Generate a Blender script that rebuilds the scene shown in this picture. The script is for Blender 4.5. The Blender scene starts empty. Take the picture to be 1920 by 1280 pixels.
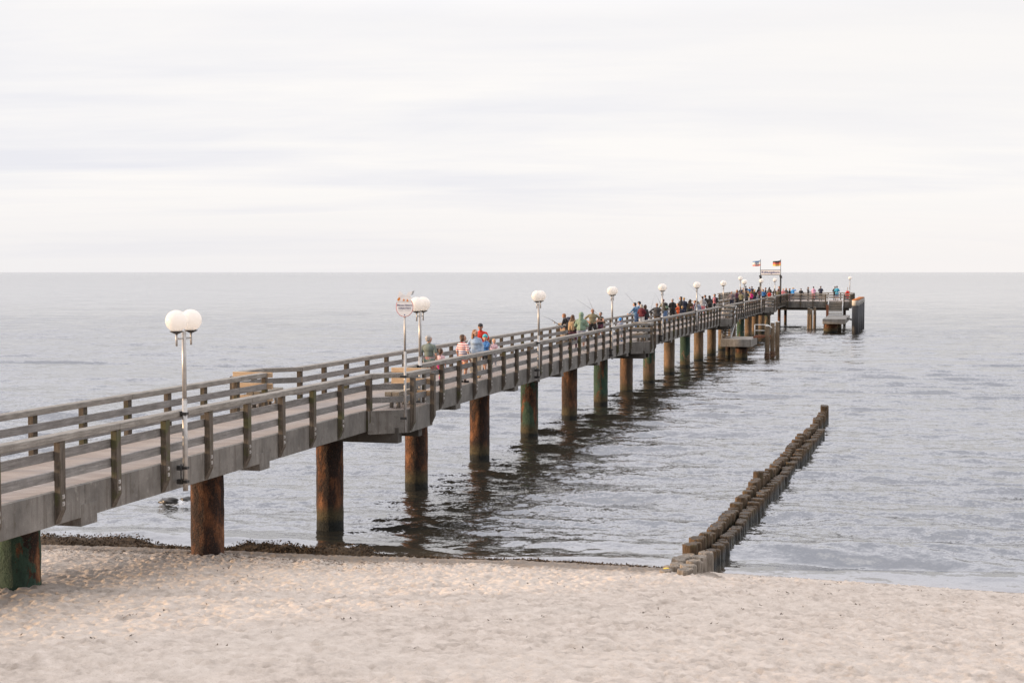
import bpy, bmesh, math, random
import numpy as np
from mathutils import Vector, Matrix, Euler
random.seed(7); RNG = np.random.default_rng(11)
PI = math.pi
sc = bpy.context.scene
COL = sc.collection
R = math.radians

# ------------------------------------------------------------------ frames
TH = R(15.1507)                      # the pier's bearing, clockwise from +Y
OFF = -15.009                        # the pier axis passes this far left of the origin
DV = Vector((math.sin(TH), math.cos(TH), 0)); NV = Vector((math.cos(TH), -math.sin(TH), 0))
def W(s, t, z=0.0):
    """pier coordinates (along, across, up) -> world"""
    v = DV * s + NV * (OFF + t); v.z = z
    return v
DECK = 3.31

# ------------------------------------------------------------------ mesh builder
class MB:
    def __init__(self): self.v = []; self.f = []; self.m = []; self.sm = []
    def add(self, vs, fs, mi=0, smooth=False):
        b = len(self.v); self.v += [tuple(p) for p in vs]
        for f in fs:
            self.f.append([i + b for i in f]); self.m.append(mi); self.sm.append(smooth)
    def box(self, lo, hi, mi=0):
        x0, y0, z0 = lo; x1, y1, z1 = hi
        self.add([(x0,y0,z0),(x1,y0,z0),(x1,y1,z0),(x0,y1,z0),(x0,y0,z1),(x1,y0,z1),(x1,y1,z1),(x0,y1,z1)],
                 [(0,3,2,1),(4,5,6,7),(0,1,5,4),(1,2,6,5),(2,3,7,6),(3,0,4,7)], mi)
    def bar(self, p0, p1, w, h, up=(0,0,1), mi=0):
        """rectangular bar between two points, w across, h along up"""
        p0 = Vector(p0); p1 = Vector(p1); d = (p1-p0).normalized(); u = Vector(up)
        a = d.cross(u)
        if a.length < 1e-4: a = d.cross(Vector((1,0,0)))
        a.normalize(); u = a.cross(d).normalized()
        vs = [p + a*(w/2*i) + u*(h/2*j) for p in (p0,p1) for i,j in ((-1,-1),(1,-1),(1,1),(-1,1))]
        self.add(vs, [(0,3,2,1),(4,5,6,7),(0,1,5,4),(1,2,6,5),(2,3,7,6),(3,0,4,7)], mi)
    def tube(self, p0, p1, r0, r1=None, n=12, mi=0, smooth=True, caps=True):
        r1 = r0 if r1 is None else r1
        p0 = Vector(p0); p1 = Vector(p1); d = (p1-p0).normalized()
        a = d.cross(Vector((0,0,1)))
        if a.length < 1e-4: a = Vector((1,0,0))
        a.normalize(); b = d.cross(a)
        vs = []
        for p, r in ((p0,r0),(p1,r1)):
            for i in range(n):
                t = 2*PI*i/n; vs.append(p + a*(r*math.cos(t)) + b*(r*math.sin(t)))
        fs = [(i, (i+1)%n, n+(i+1)%n, n+i) for i in range(n)]
        self.add(vs, fs, mi, smooth)
        if caps:
            k = len(self.v) - 2*n
            self.f += [[k+i for i in reversed(range(n))], [k+n+i for i in range(n)]]; self.m += [mi, mi]; self.sm += [False, False]
    def lathe(self, prof, n=16, c=(0,0,0), mi=0, smooth=True):
        """prof: list of (radius, z)"""
        vs = []
        for r, z in prof:
            for i in range(n):
                t = 2*PI*i/n; vs.append((c[0]+r*math.cos(t), c[1]+r*math.sin(t), c[2]+z))
        fs = []
        for k in range(len(prof)-1):
            for i in range(n): fs.append((k*n+i, k*n+(i+1)%n, (k+1)*n+(i+1)%n, (k+1)*n+i))
        fs.append(tuple(reversed(range(n)))); fs.append(tuple((len(prof)-1)*n+i for i in range(n)))
        self.add(vs, fs, mi, smooth)
    def ell(self, c, r, rot=None, nu=14, nv=9, mi=0):
        vs = [Vector((0,0,-1))]; 
        for j in range(1, nv):
            a = -PI/2 + PI*j/nv
            for i in range(nu): vs.append(Vector((math.cos(a)*math.cos(2*PI*i/nu), math.cos(a)*math.sin(2*PI*i/nu), math.sin(a))))
        vs.append(Vector((0,0,1)))
        m = rot.to_matrix() if rot else Matrix.Identity(3)
        if isinstance(r, (int,float)): r = (r,r,r)
        vs = [m @ Vector((p.x*r[0],p.y*r[1],p.z*r[2])) + Vector(c) for p in vs]
        fs = [(0, 1+(i+1)%nu, 1+i) for i in range(nu)]
        for j in range(nv-2):
            for i in range(nu):
                a = 1+j*nu; fs.append((a+i, a+(i+1)%nu, a+nu+(i+1)%nu, a+nu+i))
        a = 1+(nv-2)*nu; fs += [(a+i, a+(i+1)%nu, len(vs)-1) for i in range(nu)]
        self.add(vs, fs, mi, True)
    def cap(self, p0, p1, r0, r1=None, n=10, mi=0):
        """tapered capsule with round ends"""
        r1 = r0 if r1 is None else r1
        p0 = Vector(p0); p1 = Vector(p1); d = (p1-p0)
        if d.length < 1e-5: d = Vector((0,0,1e-4))
        d.normalize(); a = d.cross(Vector((0.13,0.2,1)))
        if a.length < 1e-3: a = d.cross(Vector((1,0,0)))
        a.normalize(); b = d.cross(a)
        rings = []
        for k in (-75,-45,-15): rings.append((p0 + d*(r0*math.sin(R(k))), r0*math.cos(R(k))))
        for k in (15,45,75): rings.append((p1 + d*(r1*math.sin(R(k))), r1*math.cos(R(k))))
        vs = [p0 - d*r0]
        for p, r in rings:
            for i in range(n): vs.append(p + a*(r*math.cos(2*PI*i/n)) + b*(r*math.sin(2*PI*i/n)))
        vs.append(p1 + d*r1)
        fs = [(0, 1+(i+1)%n, 1+i) for i in range(n)]
        for j in range(5):
            for i in range(n): fs.append((1+j*n+i, 1+j*n+(i+1)%n, 1+(j+1)*n+(i+1)%n, 1+(j+1)*n+i))
        fs += [(1+5*n+i, 1+5*n+(i+1)%n, len(vs)-1) for i in range(n)]
        self.add(vs, fs, mi, True)
    def prism(self, poly, z0, z1, mi=0):
        """poly: counter-clockwise (x,y)"""
        n = len(poly)
        vs = [(x,y,z0) for x,y in poly] + [(x,y,z1) for x,y in poly]
        fs = [tuple(reversed(range(n))), tuple(range(n,2*n))] + [(i,(i+1)%n,n+(i+1)%n,n+i) for i in range(n)]
        self.add(vs, fs, mi)
    def mesh(self, name, mats, bevel=0):
        me = bpy.data.meshes.new(name)
        me.from_pydata(self.v, [], self.f)
        for m in (mats if isinstance(mats, (list,tuple)) else [mats]): me.materials.append(m)
        me.polygons.foreach_set('material_index', self.m); me.polygons.foreach_set('use_smooth', self.sm)
        if bevel:
            bm = bmesh.new(); bm.from_mesh(me)
            bmesh.ops.bevel(bm, geom=bm.edges[:], offset=bevel, segments=1, affect='EDGES', clamp_overlap=True)
            bm.to_mesh(me); bm.free()
        me.update(); return me
    def build(self, name, mats, parent=None, bevel=0, loc=None, rotz=0):
        return link(self.mesh(name, mats, bevel), name, parent, loc, rotz)

def link(me, name, parent=None, loc=None, rotz=0):
    o = bpy.data.objects.new(name, me); COL.objects.link(o)
    if parent: o.parent = parent
    if loc is not None: o.location = loc
    if rotz: o.rotation_euler = (0,0,rotz)
    return o
def tag(o, label, cat, group=None, kind=None):
    o['label'] = label; o['category'] = cat
    if group: o['group'] = group
    if kind: o['kind'] = kind
    return o
def thing(name, label, cat, loc=(0,0,0), rotz=0, group=None):
    o = bpy.data.objects.new(name, None); COL.objects.link(o); o.empty_display_size = .2
    o.location = loc; o.rotation_euler = (0,0,rotz)
    return tag(o, label, cat, group)
def struct(o, cat=None):
    o['kind'] = 'structure'; return o
def dup(root, loc, rotz, label, group=None):
    r = root.copy(); COL.objects.link(r); r.location = loc; r.rotation_euler = (0,0,rotz); r['label'] = label
    if group: r['group'] = group
    for ch in list(root.children):
        c = ch.copy(); COL.objects.link(c); c.parent = r
        for g in list(ch.children):
            d = g.copy(); COL.objects.link(d); d.parent = c
    return r

# ------------------------------------------------------------------ node helpers
def newmat(name):
    m = bpy.data.materials.new(name); m.use_nodes = True
    nt = m.node_tree; nt.nodes.clear()
    out = nt.nodes.new('ShaderNodeOutputMaterial'); b = nt.nodes.new('ShaderNodeBsdfPrincipled')
    nt.links.new(b.outputs[0], out.inputs[0])
    return m, nt, b
def N(nt, typ, **kw):
    n = nt.nodes.new(typ)
    for k, v in kw.items():
        if k in n.inputs.keys(): n.inputs[k].default_value = v
        else: setattr(n, k, v)
    return n
def L(nt, a, b): nt.links.new(a, b)
def coord(nt, scale=(1,1,1), out='Object', rnd=False):
    tc = N(nt, 'ShaderNodeTexCoord'); mp = N(nt, 'ShaderNodeMapping'); mp.inputs['Scale'].default_value = scale
    src = tc.outputs[out]
    if rnd:
        oi = N(nt, 'ShaderNodeObjectInfo'); ad = N(nt, 'ShaderNodeVectorMath', operation='MULTIPLY_ADD')
        ad.inputs[1].default_value = (37, 23, 51)
        cx = N(nt, 'ShaderNodeCombineXYZ'); 
        for i in range(3): L(nt, oi.outputs['Random'], cx.inputs[i])
        L(nt, cx.outputs[0], ad.inputs[0]); L(nt, src, ad.inputs[2]); src = ad.outputs[0]
    L(nt, src, mp.inputs['Vector']); return mp.outputs[0]
def noise(nt, vec, scale, detail=4, rough=.55, dist=0.):
    n = N(nt, 'ShaderNodeTexNoise'); n.inputs['Scale'].default_value = scale; n.inputs['Detail'].default_value = detail
    n.inputs['Roughness'].default_value = rough; n.inputs['Distortion'].default_value = dist
    L(nt, vec, n.inputs['Vector']); return n
def ramp(nt, fac, stops):
    r = N(nt, 'ShaderNodeValToRGB'); e = r.color_ramp.elements
    while len(e) < len(stops): e.new(.5)
    for i, (p, c) in enumerate(stops):
        e[i].position = p; e[i].color = (*c, 1) if len(c) == 3 else c
    L(nt, fac, r.inputs[0]); return r.outputs[0]
def mix(nt, fac, a, b, mode='MIX'):
    m = N(nt, 'ShaderNodeMix', data_type='RGBA', blend_type=mode)
    for sock, v in ((m.inputs[0], fac), (m.inputs[6], a), (m.inputs[7], b)):
        if isinstance(v, (int, float)): sock.default_value = v
        elif isinstance(v, tuple): sock.default_value = (*v, 1) if len(v) == 3 else v
        else: L(nt, v, sock)
    return m.outputs[2]
def math_(nt, op, a, b=0., clamp=False):
    m = N(nt, 'ShaderNodeMath', operation=op); m.use_clamp = clamp
    for i, v in enumerate((a, b)):
        if isinstance(v, (int, float)): m.inputs[i].default_value = v
        else: L(nt, v, m.inputs[i])
    return m.outputs[0]
def maprange(nt, v, a, b, c=0., d=1., smooth=True):
    m = N(nt, 'ShaderNodeMapRange'); m.interpolation_type = 'SMOOTHSTEP' if smooth else 'LINEAR'
    for i, x in enumerate((a, b, c, d)): m.inputs[i+1].default_value = x
    L(nt, v, m.inputs[0]); return m.outputs[0]
def bump(nt, b, h, strength=.4, dist=.02):
    n = N(nt, 'ShaderNodeBump'); n.inputs['Strength'].default_value = strength; n.inputs['Distance'].default_value = dist
    L(nt, h, n.inputs['Height']); L(nt, n.outputs[0], b.inputs['Normal'])

# ------------------------------------------------------------------ materials
def wood(name, dark, mid, light, stretch, rough=.8, green=0., scale=6):
    m, nt, b = newmat(name)
    v = coord(nt, stretch, rnd=True)
    n1 = noise(nt, v, scale, 6, .65); n2 = noise(nt, coord(nt, rnd=True), 2.2, 4, .6)
    n3 = noise(nt, coord(nt, rnd=True), 38, 3, .6)
    c = ramp(nt, n1.outputs[0], [(.3, dark), (.5, mid), (.72, light)])
    c = mix(nt, maprange(nt, n2.outputs[0], .35, .7), c, mix(nt, .55, c, dark))
    c = mix(nt, maprange(nt, n3.outputs[0], .55, .75, 0, .55), c, light)
    if green: c = mix(nt, maprange(nt, n2.outputs[0], .52, .68, 0, green), c, (.075, .08, .025))
    L(nt, c, b.inputs['Base Color']); b.inputs['Roughness'].default_value = rough
    bump(nt, b, n1.outputs[0], .5, .012); return m
M = {}
M['rail'] = wood('weathered_rail_wood', (.12,.113,.107), (.225,.215,.207), (.34,.328,.312), (5,.35,5))
M['handrail'] = wood('handrail_wood', (.14,.125,.11), (.26,.24,.215), (.40,.375,.34), (6,.5,6))
M['post'] = wood('post_wood', (.045,.035,.027), (.105,.085,.067), (.19,.16,.13), (5,5,.4), green=.7)
M['post_pale'] = wood('bench_wood', (.16,.14,.115), (.29,.26,.22), (.40,.37,.32), (5,.5,5))
M['fresh'] = wood('fresh_plank_wood', (.40,.27,.16), (.55,.40,.26), (.66,.52,.37), (.5,5,5))
M['gwood'] = wood('groyne_wood', (.045,.030,.019), (.13,.092,.058), (.25,.185,.12), (6,6,.5), scale=5)
M['gtop'] = wood('groyne_end_grain', (.032,.025,.019), (.085,.066,.050), (.165,.132,.102), (4,4,4), scale=5)
M['gdry'] = wood('dry_groyne_wood', (.09,.072,.055), (.24,.20,.16), (.40,.35,.30), (6,6,.5), scale=5)
M['dolphin'] = wood('dolphin_wood', (.05,.032,.02), (.16,.11,.065), (.29,.22,.15), (5,5,.3))

def groyne_mat():
    m, nt, b = newmat('groyne_post_wood')
    v = coord(nt, (6,6,.5), rnd=True); n1 = noise(nt, v, 5, 6, .65); n2 = noise(nt, coord(nt, rnd=True), 3, 3, .6)
    c = ramp(nt, n1.outputs[0], [(.32, (.025,.016,.009)), (.5, (.085,.053,.028)), (.7, (.185,.120,.064))])
    tc = N(nt, 'ShaderNodeTexCoord'); sp = N(nt, 'ShaderNodeSeparateXYZ'); L(nt, tc.outputs['Object'], sp.inputs[0])
    geo = N(nt, 'ShaderNodeNewGeometry'); sp2 = N(nt, 'ShaderNodeSeparateXYZ'); L(nt, geo.outputs['Position'], sp2.inputs[0])
    wet = maprange(nt, sp2.outputs[2], .10, .36, 1, 0)
    c = mix(nt, wet, c, (.014,.013,.010))
    c = mix(nt, maprange(nt, n2.outputs[0], .55, .7, 0, .5), c, (.09,.08,.04))
    L(nt, c, b.inputs['Base Color']); L(nt, maprange(nt, sp2.outputs[2], .1, .4, .35, .9), b.inputs['Roughness'])
    bump(nt, b, n1.outputs[0], .9, .03); return m
M['gwood'] = groyne_mat()

def concrete(name, base, k=1.):
    m, nt, b = newmat(name)
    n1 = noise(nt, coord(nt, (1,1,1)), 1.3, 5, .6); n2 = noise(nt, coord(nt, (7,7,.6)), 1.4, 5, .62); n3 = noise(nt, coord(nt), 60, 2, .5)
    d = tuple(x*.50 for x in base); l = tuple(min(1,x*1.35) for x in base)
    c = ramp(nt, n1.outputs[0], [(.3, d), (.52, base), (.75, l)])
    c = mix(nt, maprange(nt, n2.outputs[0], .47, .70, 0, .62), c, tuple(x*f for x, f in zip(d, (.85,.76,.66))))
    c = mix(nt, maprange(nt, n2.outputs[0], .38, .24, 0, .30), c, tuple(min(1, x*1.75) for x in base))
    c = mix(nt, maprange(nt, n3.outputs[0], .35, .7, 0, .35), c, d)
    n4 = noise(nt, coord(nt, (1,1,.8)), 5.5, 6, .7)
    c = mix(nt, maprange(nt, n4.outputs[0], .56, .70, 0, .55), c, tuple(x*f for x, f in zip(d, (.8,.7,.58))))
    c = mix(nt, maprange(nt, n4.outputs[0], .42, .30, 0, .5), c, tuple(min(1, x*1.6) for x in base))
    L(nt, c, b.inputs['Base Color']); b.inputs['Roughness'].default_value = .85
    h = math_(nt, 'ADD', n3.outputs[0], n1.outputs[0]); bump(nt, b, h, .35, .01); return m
M['concrete'] = concrete('beam_concrete', (.205,.192,.176))
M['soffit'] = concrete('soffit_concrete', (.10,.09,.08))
M['plat'] = concrete('platform_concrete', (.30,.28,.255))

def deck_mat():
    m, nt, b = newmat('deck_planks')
    tc = N(nt, 'ShaderNodeTexCoord'); sp = N(nt, 'ShaderNodeSeparateXYZ'); L(nt, tc.outputs['Object'], sp.inputs[0])
    y = math_(nt, 'DIVIDE', sp.outputs[1], .145); fl = math_(nt, 'FLOOR', y); fr = math_(nt, 'FRACT', y)
    wn = N(nt, 'ShaderNodeTexWhiteNoise', noise_dimensions='1D'); L(nt, fl, wn.inputs['W'])
    gap = math_(nt, 'LESS_THAN', fr, .085)
    n1 = noise(nt, coord(nt, (.6,7,1)), 4, 5, .6); n2 = noise(nt, coord(nt), .8, 4, .6)
    c = ramp(nt, n1.outputs[0], [(.3, (.27,.222,.195)), (.52, (.38,.325,.29)), (.75, (.47,.415,.375))])
    c = mix(nt, maprange(nt, wn.outputs[0], 0, 1, .0, .5, False), c, (.25,.205,.18))
    c = mix(nt, maprange(nt, n2.outputs[0], .5, .75, 0, .35), c, (.46,.41,.36))
    c = mix(nt, gap, c, (.05,.04,.035))
    L(nt, c, b.inputs['Base Color']); b.inputs['Roughness'].default_value = .8
    hh = math_(nt, 'SUBTRACT', math_(nt, 'MULTIPLY', wn.outputs[0], .3), gap); bump(nt, b, hh, .6, .012); return m
M['deck'] = deck_mat()

def pile_mat():
    """rusty steel tube; the object's colour gives how much green paint is left (red channel) and a rust brightness (green channel)"""
    m, nt, b = newmat('rusty_pile')
    oi = N(nt, 'ShaderNodeObjectInfo'); oc = N(nt, 'ShaderNodeSeparateColor'); L(nt, oi.outputs['Color'], oc.inputs[0])
    v = coord(nt, rnd=True); vs = coord(nt, (1,1,.35), rnd=True)
    n1 = noise(nt, vs, 2.6, 7, .68, .3); n2 = noise(nt, v, 9, 6, .7); n3 = noise(nt, vs, 1.1, 5, .65, .5); n4 = noise(nt, v, 34, 3, .6)
    c = ramp(nt, n1.outputs[0], [(.34, (.010,.006,.005)), (.49, (.032,.014,.009)), (.58, (.15,.060,.025)), (.70, (.36,.165,.075))])
    c = mix(nt, maprange(nt, n2.outputs[0], .52, .7, 0, .8), c, (.035,.018,.014))
    c = mix(nt, maprange(nt, n4.outputs[0], .58, .70, 0, .7), c, (.24,.11,.05))
    pale = math_(nt, 'MULTIPLY', math_(nt, 'SUBTRACT', oc.outputs[1], .5), math_(nt, 'ADD', n1.outputs[0], .9), True)
    c = mix(nt, pale, c, (.29,.215,.14))
    thr = math_(nt, 'SUBTRACT', 1., oc.outputs[0]); gm = math_(nt, 'SUBTRACT', math_(nt, 'ADD', n3.outputs[0], math_(nt, 'MULTIPLY', n2.outputs[0], .22)), thr)
    g = maprange(nt, gm, .06, .10)
    gc = ramp(nt, n1.outputs[0], [(.3, (.020,.046,.034)), (.55, (.040,.088,.060)), (.75, (.10,.15,.08))])
    c = mix(nt, g, c, gc)
    geo = N(nt, 'ShaderNodeNewGeometry'); sp = N(nt, 'ShaderNodeSeparateXYZ'); L(nt, geo.outputs['Position'], sp.inputs[0])
    zz = math_(nt, 'ADD', sp.outputs[2], math_(nt, 'MULTIPLY', n2.outputs[0], .22))
    # the tide band only exists on piles that stand in the water (blue channel)
    algae = math_(nt, 'MULTIPLY', maprange(nt, zz, .85, .45), oc.outputs[2]); wet = math_(nt, 'MULTIPLY', maprange(nt, zz, .42, .24), oc.outputs[2])
    c = mix(nt, algae, c, ramp(nt, n2.outputs[0], [(.3, (.05,.042,.022)), (.7, (.11,.085,.04))]))
    c = mix(nt, wet, c, (.012,.014,.011))
    L(nt, c, b.inputs['Base Color']); b.inputs['Roughness'].default_value = .82
    h = math_(nt, 'ADD', n2.outputs[0], math_(nt, 'MULTIPLY', n4.outputs[0], .5)); bump(nt, b, h, 1.0, .07); return m
M['pile'] = pile_mat()

def plain(name, c, rough=.6, metal=0., var=.12, scale=14, coat=0.):
    m, nt, b = newmat(name)
    n1 = noise(nt, coord(nt, rnd=True), scale, 4, .6)
    d = tuple(x*(1-var*1.6) for x in c); l = tuple(min(1, x*(1+var)) for x in c)
    L(nt, ramp(nt, n1.outputs[0], [(.3, d), (.55, c), (.8, l)]), b.inputs['Base Color'])
    b.inputs['Roughness'].default_value = rough; b.inputs['Metallic'].default_value = metal
    if coat: b.inputs['Coat Weight'].default_value = coat
    return m
M['steel'] = plain('galvanised_steel', (.48,.46,.44), .42, .55, .15, 8)
M['darksteel'] = plain('dark_steel', (.045,.043,.042), .5, .3)
M['redrust'] = plain('rusted_beam', (.28,.11,.06), .85, 0, .4)
M['white'] = plain('white_paint', (.80,.79,.77), .5, 0, .05)
M['greypaint'] = plain('pale_grey_paint', (.52,.53,.54), .5, 0, .1)
M['black'] = plain('black_coating', (.018,.018,.021), .55, 0, .3)
M['orange'] = plain('orange_rust_top', (.45,.17,.06), .8, 0, .4)
M['red'] = plain('red_paint', (.60,.035,.025), .5, 0, .08)
M['rope'] = plain('tarred_rope', (.15,.085,.055), .9, 0, .4)
M['rock'] = plain('wet_rock', (.035,.032,.03), .4, 0, .4, 9)
def globe_mat():
    """opal glass: scatters the light that falls on it, inside and out"""
    m, nt, b = newmat('opal_globe'); out = [n for n in nt.nodes if n.type == 'OUTPUT_MATERIAL'][0]
    n1 = noise(nt, coord(nt), 5, 4, .6); c = ramp(nt, n1.outputs[0], [(.3, (.93,.92,.90)), (.7, (.97,.965,.955))])
    L(nt, c, b.inputs['Base Color']); b.inputs['Roughness'].default_value = .25
    tr = N(nt, 'ShaderNodeBsdfTranslucent'); L(nt, c, tr.inputs[0]); mx = N(nt, 'ShaderNodeMixShader'); mx.inputs[0].default_value = .55
    L(nt, b.outputs[0], mx.inputs[1]); L(nt, tr.outputs[0], mx.inputs[2]); L(nt, mx.outputs[0], out.inputs[0]); return m
M['globe'] = globe_mat()

def cloth(name, c, rough=.85, var=.14):
    m, nt, b = newmat(name)
    n1 = noise(nt, coord(nt, (1,1,.6), rnd=True), 9, 4, .6); n2 = noise(nt, coord(nt, rnd=True), 120, 2, .5)
    d = tuple(x*(1-var*1.8) for x in c); l = tuple(min(1, x*(1+var)) for x in c)
    L(nt, ramp(nt, n1.outputs[0], [(.32, d), (.55, c), (.75, l)]), b.inputs['Base Color'])
    b.inputs['Roughness'].default_value = rough; b.inputs['Sheen Weight'].default_value = .15
    bump(nt, b, n1.outputs[0], .5, .02); return m
CC = {}
PAL = dict(teal_grey=(.15,.185,.165), pink=(.75,.28,.42), palepink=(.72,.50,.54), hotpink=(.72,.06,.30), denim=(.34,.44,.58), beige=(.56,.48,.37), red=(.62,.035,.018),
  blue=(.03,.15,.40), black=(.014,.013,.015), turq=(.05,.42,.50), navy=(.018,.025,.055), hoodie=(.20,.29,.215), olive=(.20,.18,.115), darkgrey=(.045,.046,.052),
  jeans=(.13,.22,.40), maroon=(.115,.010,.020), white=(.74,.73,.72), grey=(.36,.37,.40), khaki=(.16,.155,.09), brown=(.09,.055,.03), rose=(.58,.20,.24), purplegrey=(.15,.125,.15),
  yellow=(.80,.47,.03), orange=(.75,.13,.03), magenta=(.55,.02,.20), teal=(.05,.35,.36), camo=(.13,.12,.075), brightblue=(.04,.28,.70), cyan=(.05,.36,.55), sand=(.60,.42,.20),
  darkbrown=(.035,.019,.012), plum=(.10,.03,.06), medblue=(.10,.21,.36), greyblue=(.24,.27,.36), peach=(.68,.34,.20), lilac=(.70,.40,.58), tan=(.42,.28,.15))
def C_(n):
    if n not in CC: CC[n] = stripes() if n == 'stripes' else pattern() if n == 'pattern' else cloth('cloth_' + n, PAL[n])
    return CC[n]
def stripes():
    m, nt, b = newmat('striped_cloth')
    tc = N(nt, 'ShaderNodeTexCoord'); sp = N(nt, 'ShaderNodeSeparateXYZ'); L(nt, tc.outputs['Object'], sp.inputs[0])
    f = math_(nt, 'FRACT', math_(nt, 'MULTIPLY', sp.outputs[2], 12.5)); g = math_(nt, 'LESS_THAN', f, .42)
    lo = math_(nt, 'LESS_THAN', sp.outputs[2], 1.17); lo2 = math_(nt, 'GREATER_THAN', sp.outputs[2], 1.01); lb = math_(nt, 'MULTIPLY', lo, lo2)
    L(nt, mix(nt, g, (.74,.70,.69), mix(nt, lb, (.50,.035,.05), (.06,.07,.28))), b.inputs['Base Color']); b.inputs['Roughness'].default_value = .85; return m
def pattern():
    m, nt, b = newmat('patterned_cloth')
    v = N(nt, 'ShaderNodeTexVoronoi'); v.inputs['Scale'].default_value = 26; L(nt, coord(nt), v.inputs['Vector'])
    L(nt, ramp(nt, v.outputs['Distance'], [(.2, (.03,.03,.04)), (.4, (.5,.45,.44)), (.6, (.35,.08,.07))]), b.inputs['Base Color']); b.inputs['Roughness'].default_value = .85; return m
M['skin'] = plain('skin_light', (.52,.30,.215), .55, 0, .08, 20)
M['skin2'] = plain('skin_tanned', (.40,.215,.145), .55, 0, .08, 20)
M['eye'] = plain('dark_eye', (.02,.015,.012), .3)
M['lip'] = plain('lip', (.36,.12,.10), .5)
HAIR = dict(grey=(.42,.40,.38), brown=(.085,.042,.022), dark=(.022,.015,.012), blond=(.48,.31,.14), ginger=(.26,.11,.045), black=(.012,.011,.012), stubble=(.33,.20,.15))
HM = {k: plain('hair_' + k, v, .55, 0, .35, 40) for k, v in HAIR.items()}

# ------------------------------------------------------------------ world, sun, camera
SUN_EL, SUN_AZ = R(9.0), R(-90)          # azimuth from +Y, clockwise: the sun stands low on the left
world = bpy.data.worlds.new('World'); sc.world = world; world.use_nodes = True
def make_world():
    nt = world.node_tree; nt.nodes.clear()
    out = N(nt, 'ShaderNodeOutputWorld'); bg = N(nt, 'ShaderNodeBackground'); L(nt, bg.outputs[0], out.inputs[0])
    sky = N(nt, 'ShaderNodeTexSky'); sky.sky_type = 'NISHITA'; sky.sun_disc = False; sky.sun_elevation = SUN_EL; sky.sun_rotation = SUN_AZ
    sky.air_density = 1.; sky.dust_density = 2.
    tc = N(nt, 'ShaderNodeTexCoord'); sp = N(nt, 'ShaderNodeSeparateXYZ'); L(nt, tc.outputs['Generated'], sp.inputs[0])
    z = math_(nt, 'MAXIMUM', sp.outputs[2], 0.)
    den = math_(nt, 'ADD', z, .07)
    cx = N(nt, 'ShaderNodeCombineXYZ'); L(nt, math_(nt, 'DIVIDE', sp.outputs[0], den), cx.inputs[0]); L(nt, math_(nt, 'DIVIDE', sp.outputs[1], den), cx.inputs[1])
    def cl(sx, sy, rot, scale, det, off):
        mp = N(nt, 'ShaderNodeMapping'); mp.inputs['Scale'].default_value = (sx, sy, 1); mp.inputs['Rotation'].default_value = (0,0,rot); mp.inputs['Location'].default_value = off
        L(nt, cx.outputs[0], mp.inputs['Vector']); return noise(nt, mp.outputs[0], scale, det, .58, .4)
    a = cl(.55, 1.0, .22, .55, 7, (1.3,2.1,0)); b_ = cl(.30, 1.3, -.10, 1.1, 8, (4.2,.7,0)); c_ = cl(.6,.8,.3,.22,5,(7.7,3.3,0))
    f = math_(nt, 'ADD', math_(nt, 'MULTIPLY', a.outputs[0], .45), math_(nt, 'ADD', math_(nt, 'MULTIPLY', b_.outputs[0], .25), math_(nt, 'MULTIPLY', c_.outputs[0], .45)))
    clouds = ramp(nt, f, [(.46, (.875,.875,.93)), (.54, (.965,.95,.965)), (.61, (1.04,1.01,.99)), (.70, (1.0,.985,.98))])
    # haze bank close to the horizon, calmer and slightly pink
    hz = maprange(nt, z, .0, .075, 1, 0)
    side = maprange(nt, sp.outputs[0], -.3, .3)
    haze = mix(nt, side, (.925,.905,.915), (.985,.945,.93))
    col = mix(nt, math_(nt, 'MULTIPLY', hz, .80), clouds, haze)
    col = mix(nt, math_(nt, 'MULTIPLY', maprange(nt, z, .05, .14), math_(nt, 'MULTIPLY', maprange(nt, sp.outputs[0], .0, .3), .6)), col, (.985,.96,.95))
    # overcast zenith brighter, sun side warmer; bands below it added to light the water
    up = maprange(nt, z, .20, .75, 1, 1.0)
    mid = mix(nt, maprange(nt, z, .17, .27), col, (1.70,1.68,1.77))  # bright band just above the frame, added to lift the sky reflected in the water
    mid = mix(nt, maprange(nt, z, .27, .70), mid, (1.12,1.14,1.26))  # dimmer, bluer band above it, added so steep ripples reflect darker
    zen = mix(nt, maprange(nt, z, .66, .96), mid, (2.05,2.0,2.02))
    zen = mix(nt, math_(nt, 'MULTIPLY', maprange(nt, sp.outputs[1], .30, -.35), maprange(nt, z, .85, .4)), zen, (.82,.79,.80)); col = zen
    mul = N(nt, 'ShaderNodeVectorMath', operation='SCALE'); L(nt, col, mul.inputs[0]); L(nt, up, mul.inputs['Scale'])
    west = math_(nt, 'MULTIPLY', maprange(nt, sp.outputs[0], -.55, -.98), maprange(nt, z, .6, .0))
    col2 = mix(nt, west, mul.outputs[0], (1.7,1.32,.98))
    s2 = N(nt, 'ShaderNodeVectorMath', operation='SCALE'); L(nt, sky.outputs[0], s2.inputs[0]); s2.inputs['Scale'].default_value = .10
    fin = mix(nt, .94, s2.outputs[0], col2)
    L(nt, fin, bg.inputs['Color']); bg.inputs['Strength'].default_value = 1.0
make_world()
sun = bpy.data.lights.new('sun', 'SUN'); sun.energy = 5.0; sun.angle = R(2.5); sun.color = (1.0, .69, .42)
so = bpy.data.objects.new('sun', sun); COL.objects.link(so)
sd = Vector((math.sin(SUN_AZ)*math.cos(SUN_EL), math.cos(SUN_AZ)*math.cos(SUN_EL), math.sin(SUN_EL)))
so.rotation_euler = sd.to_track_quat('Z', 'Y').to_euler(); so.location = sd*60

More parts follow.
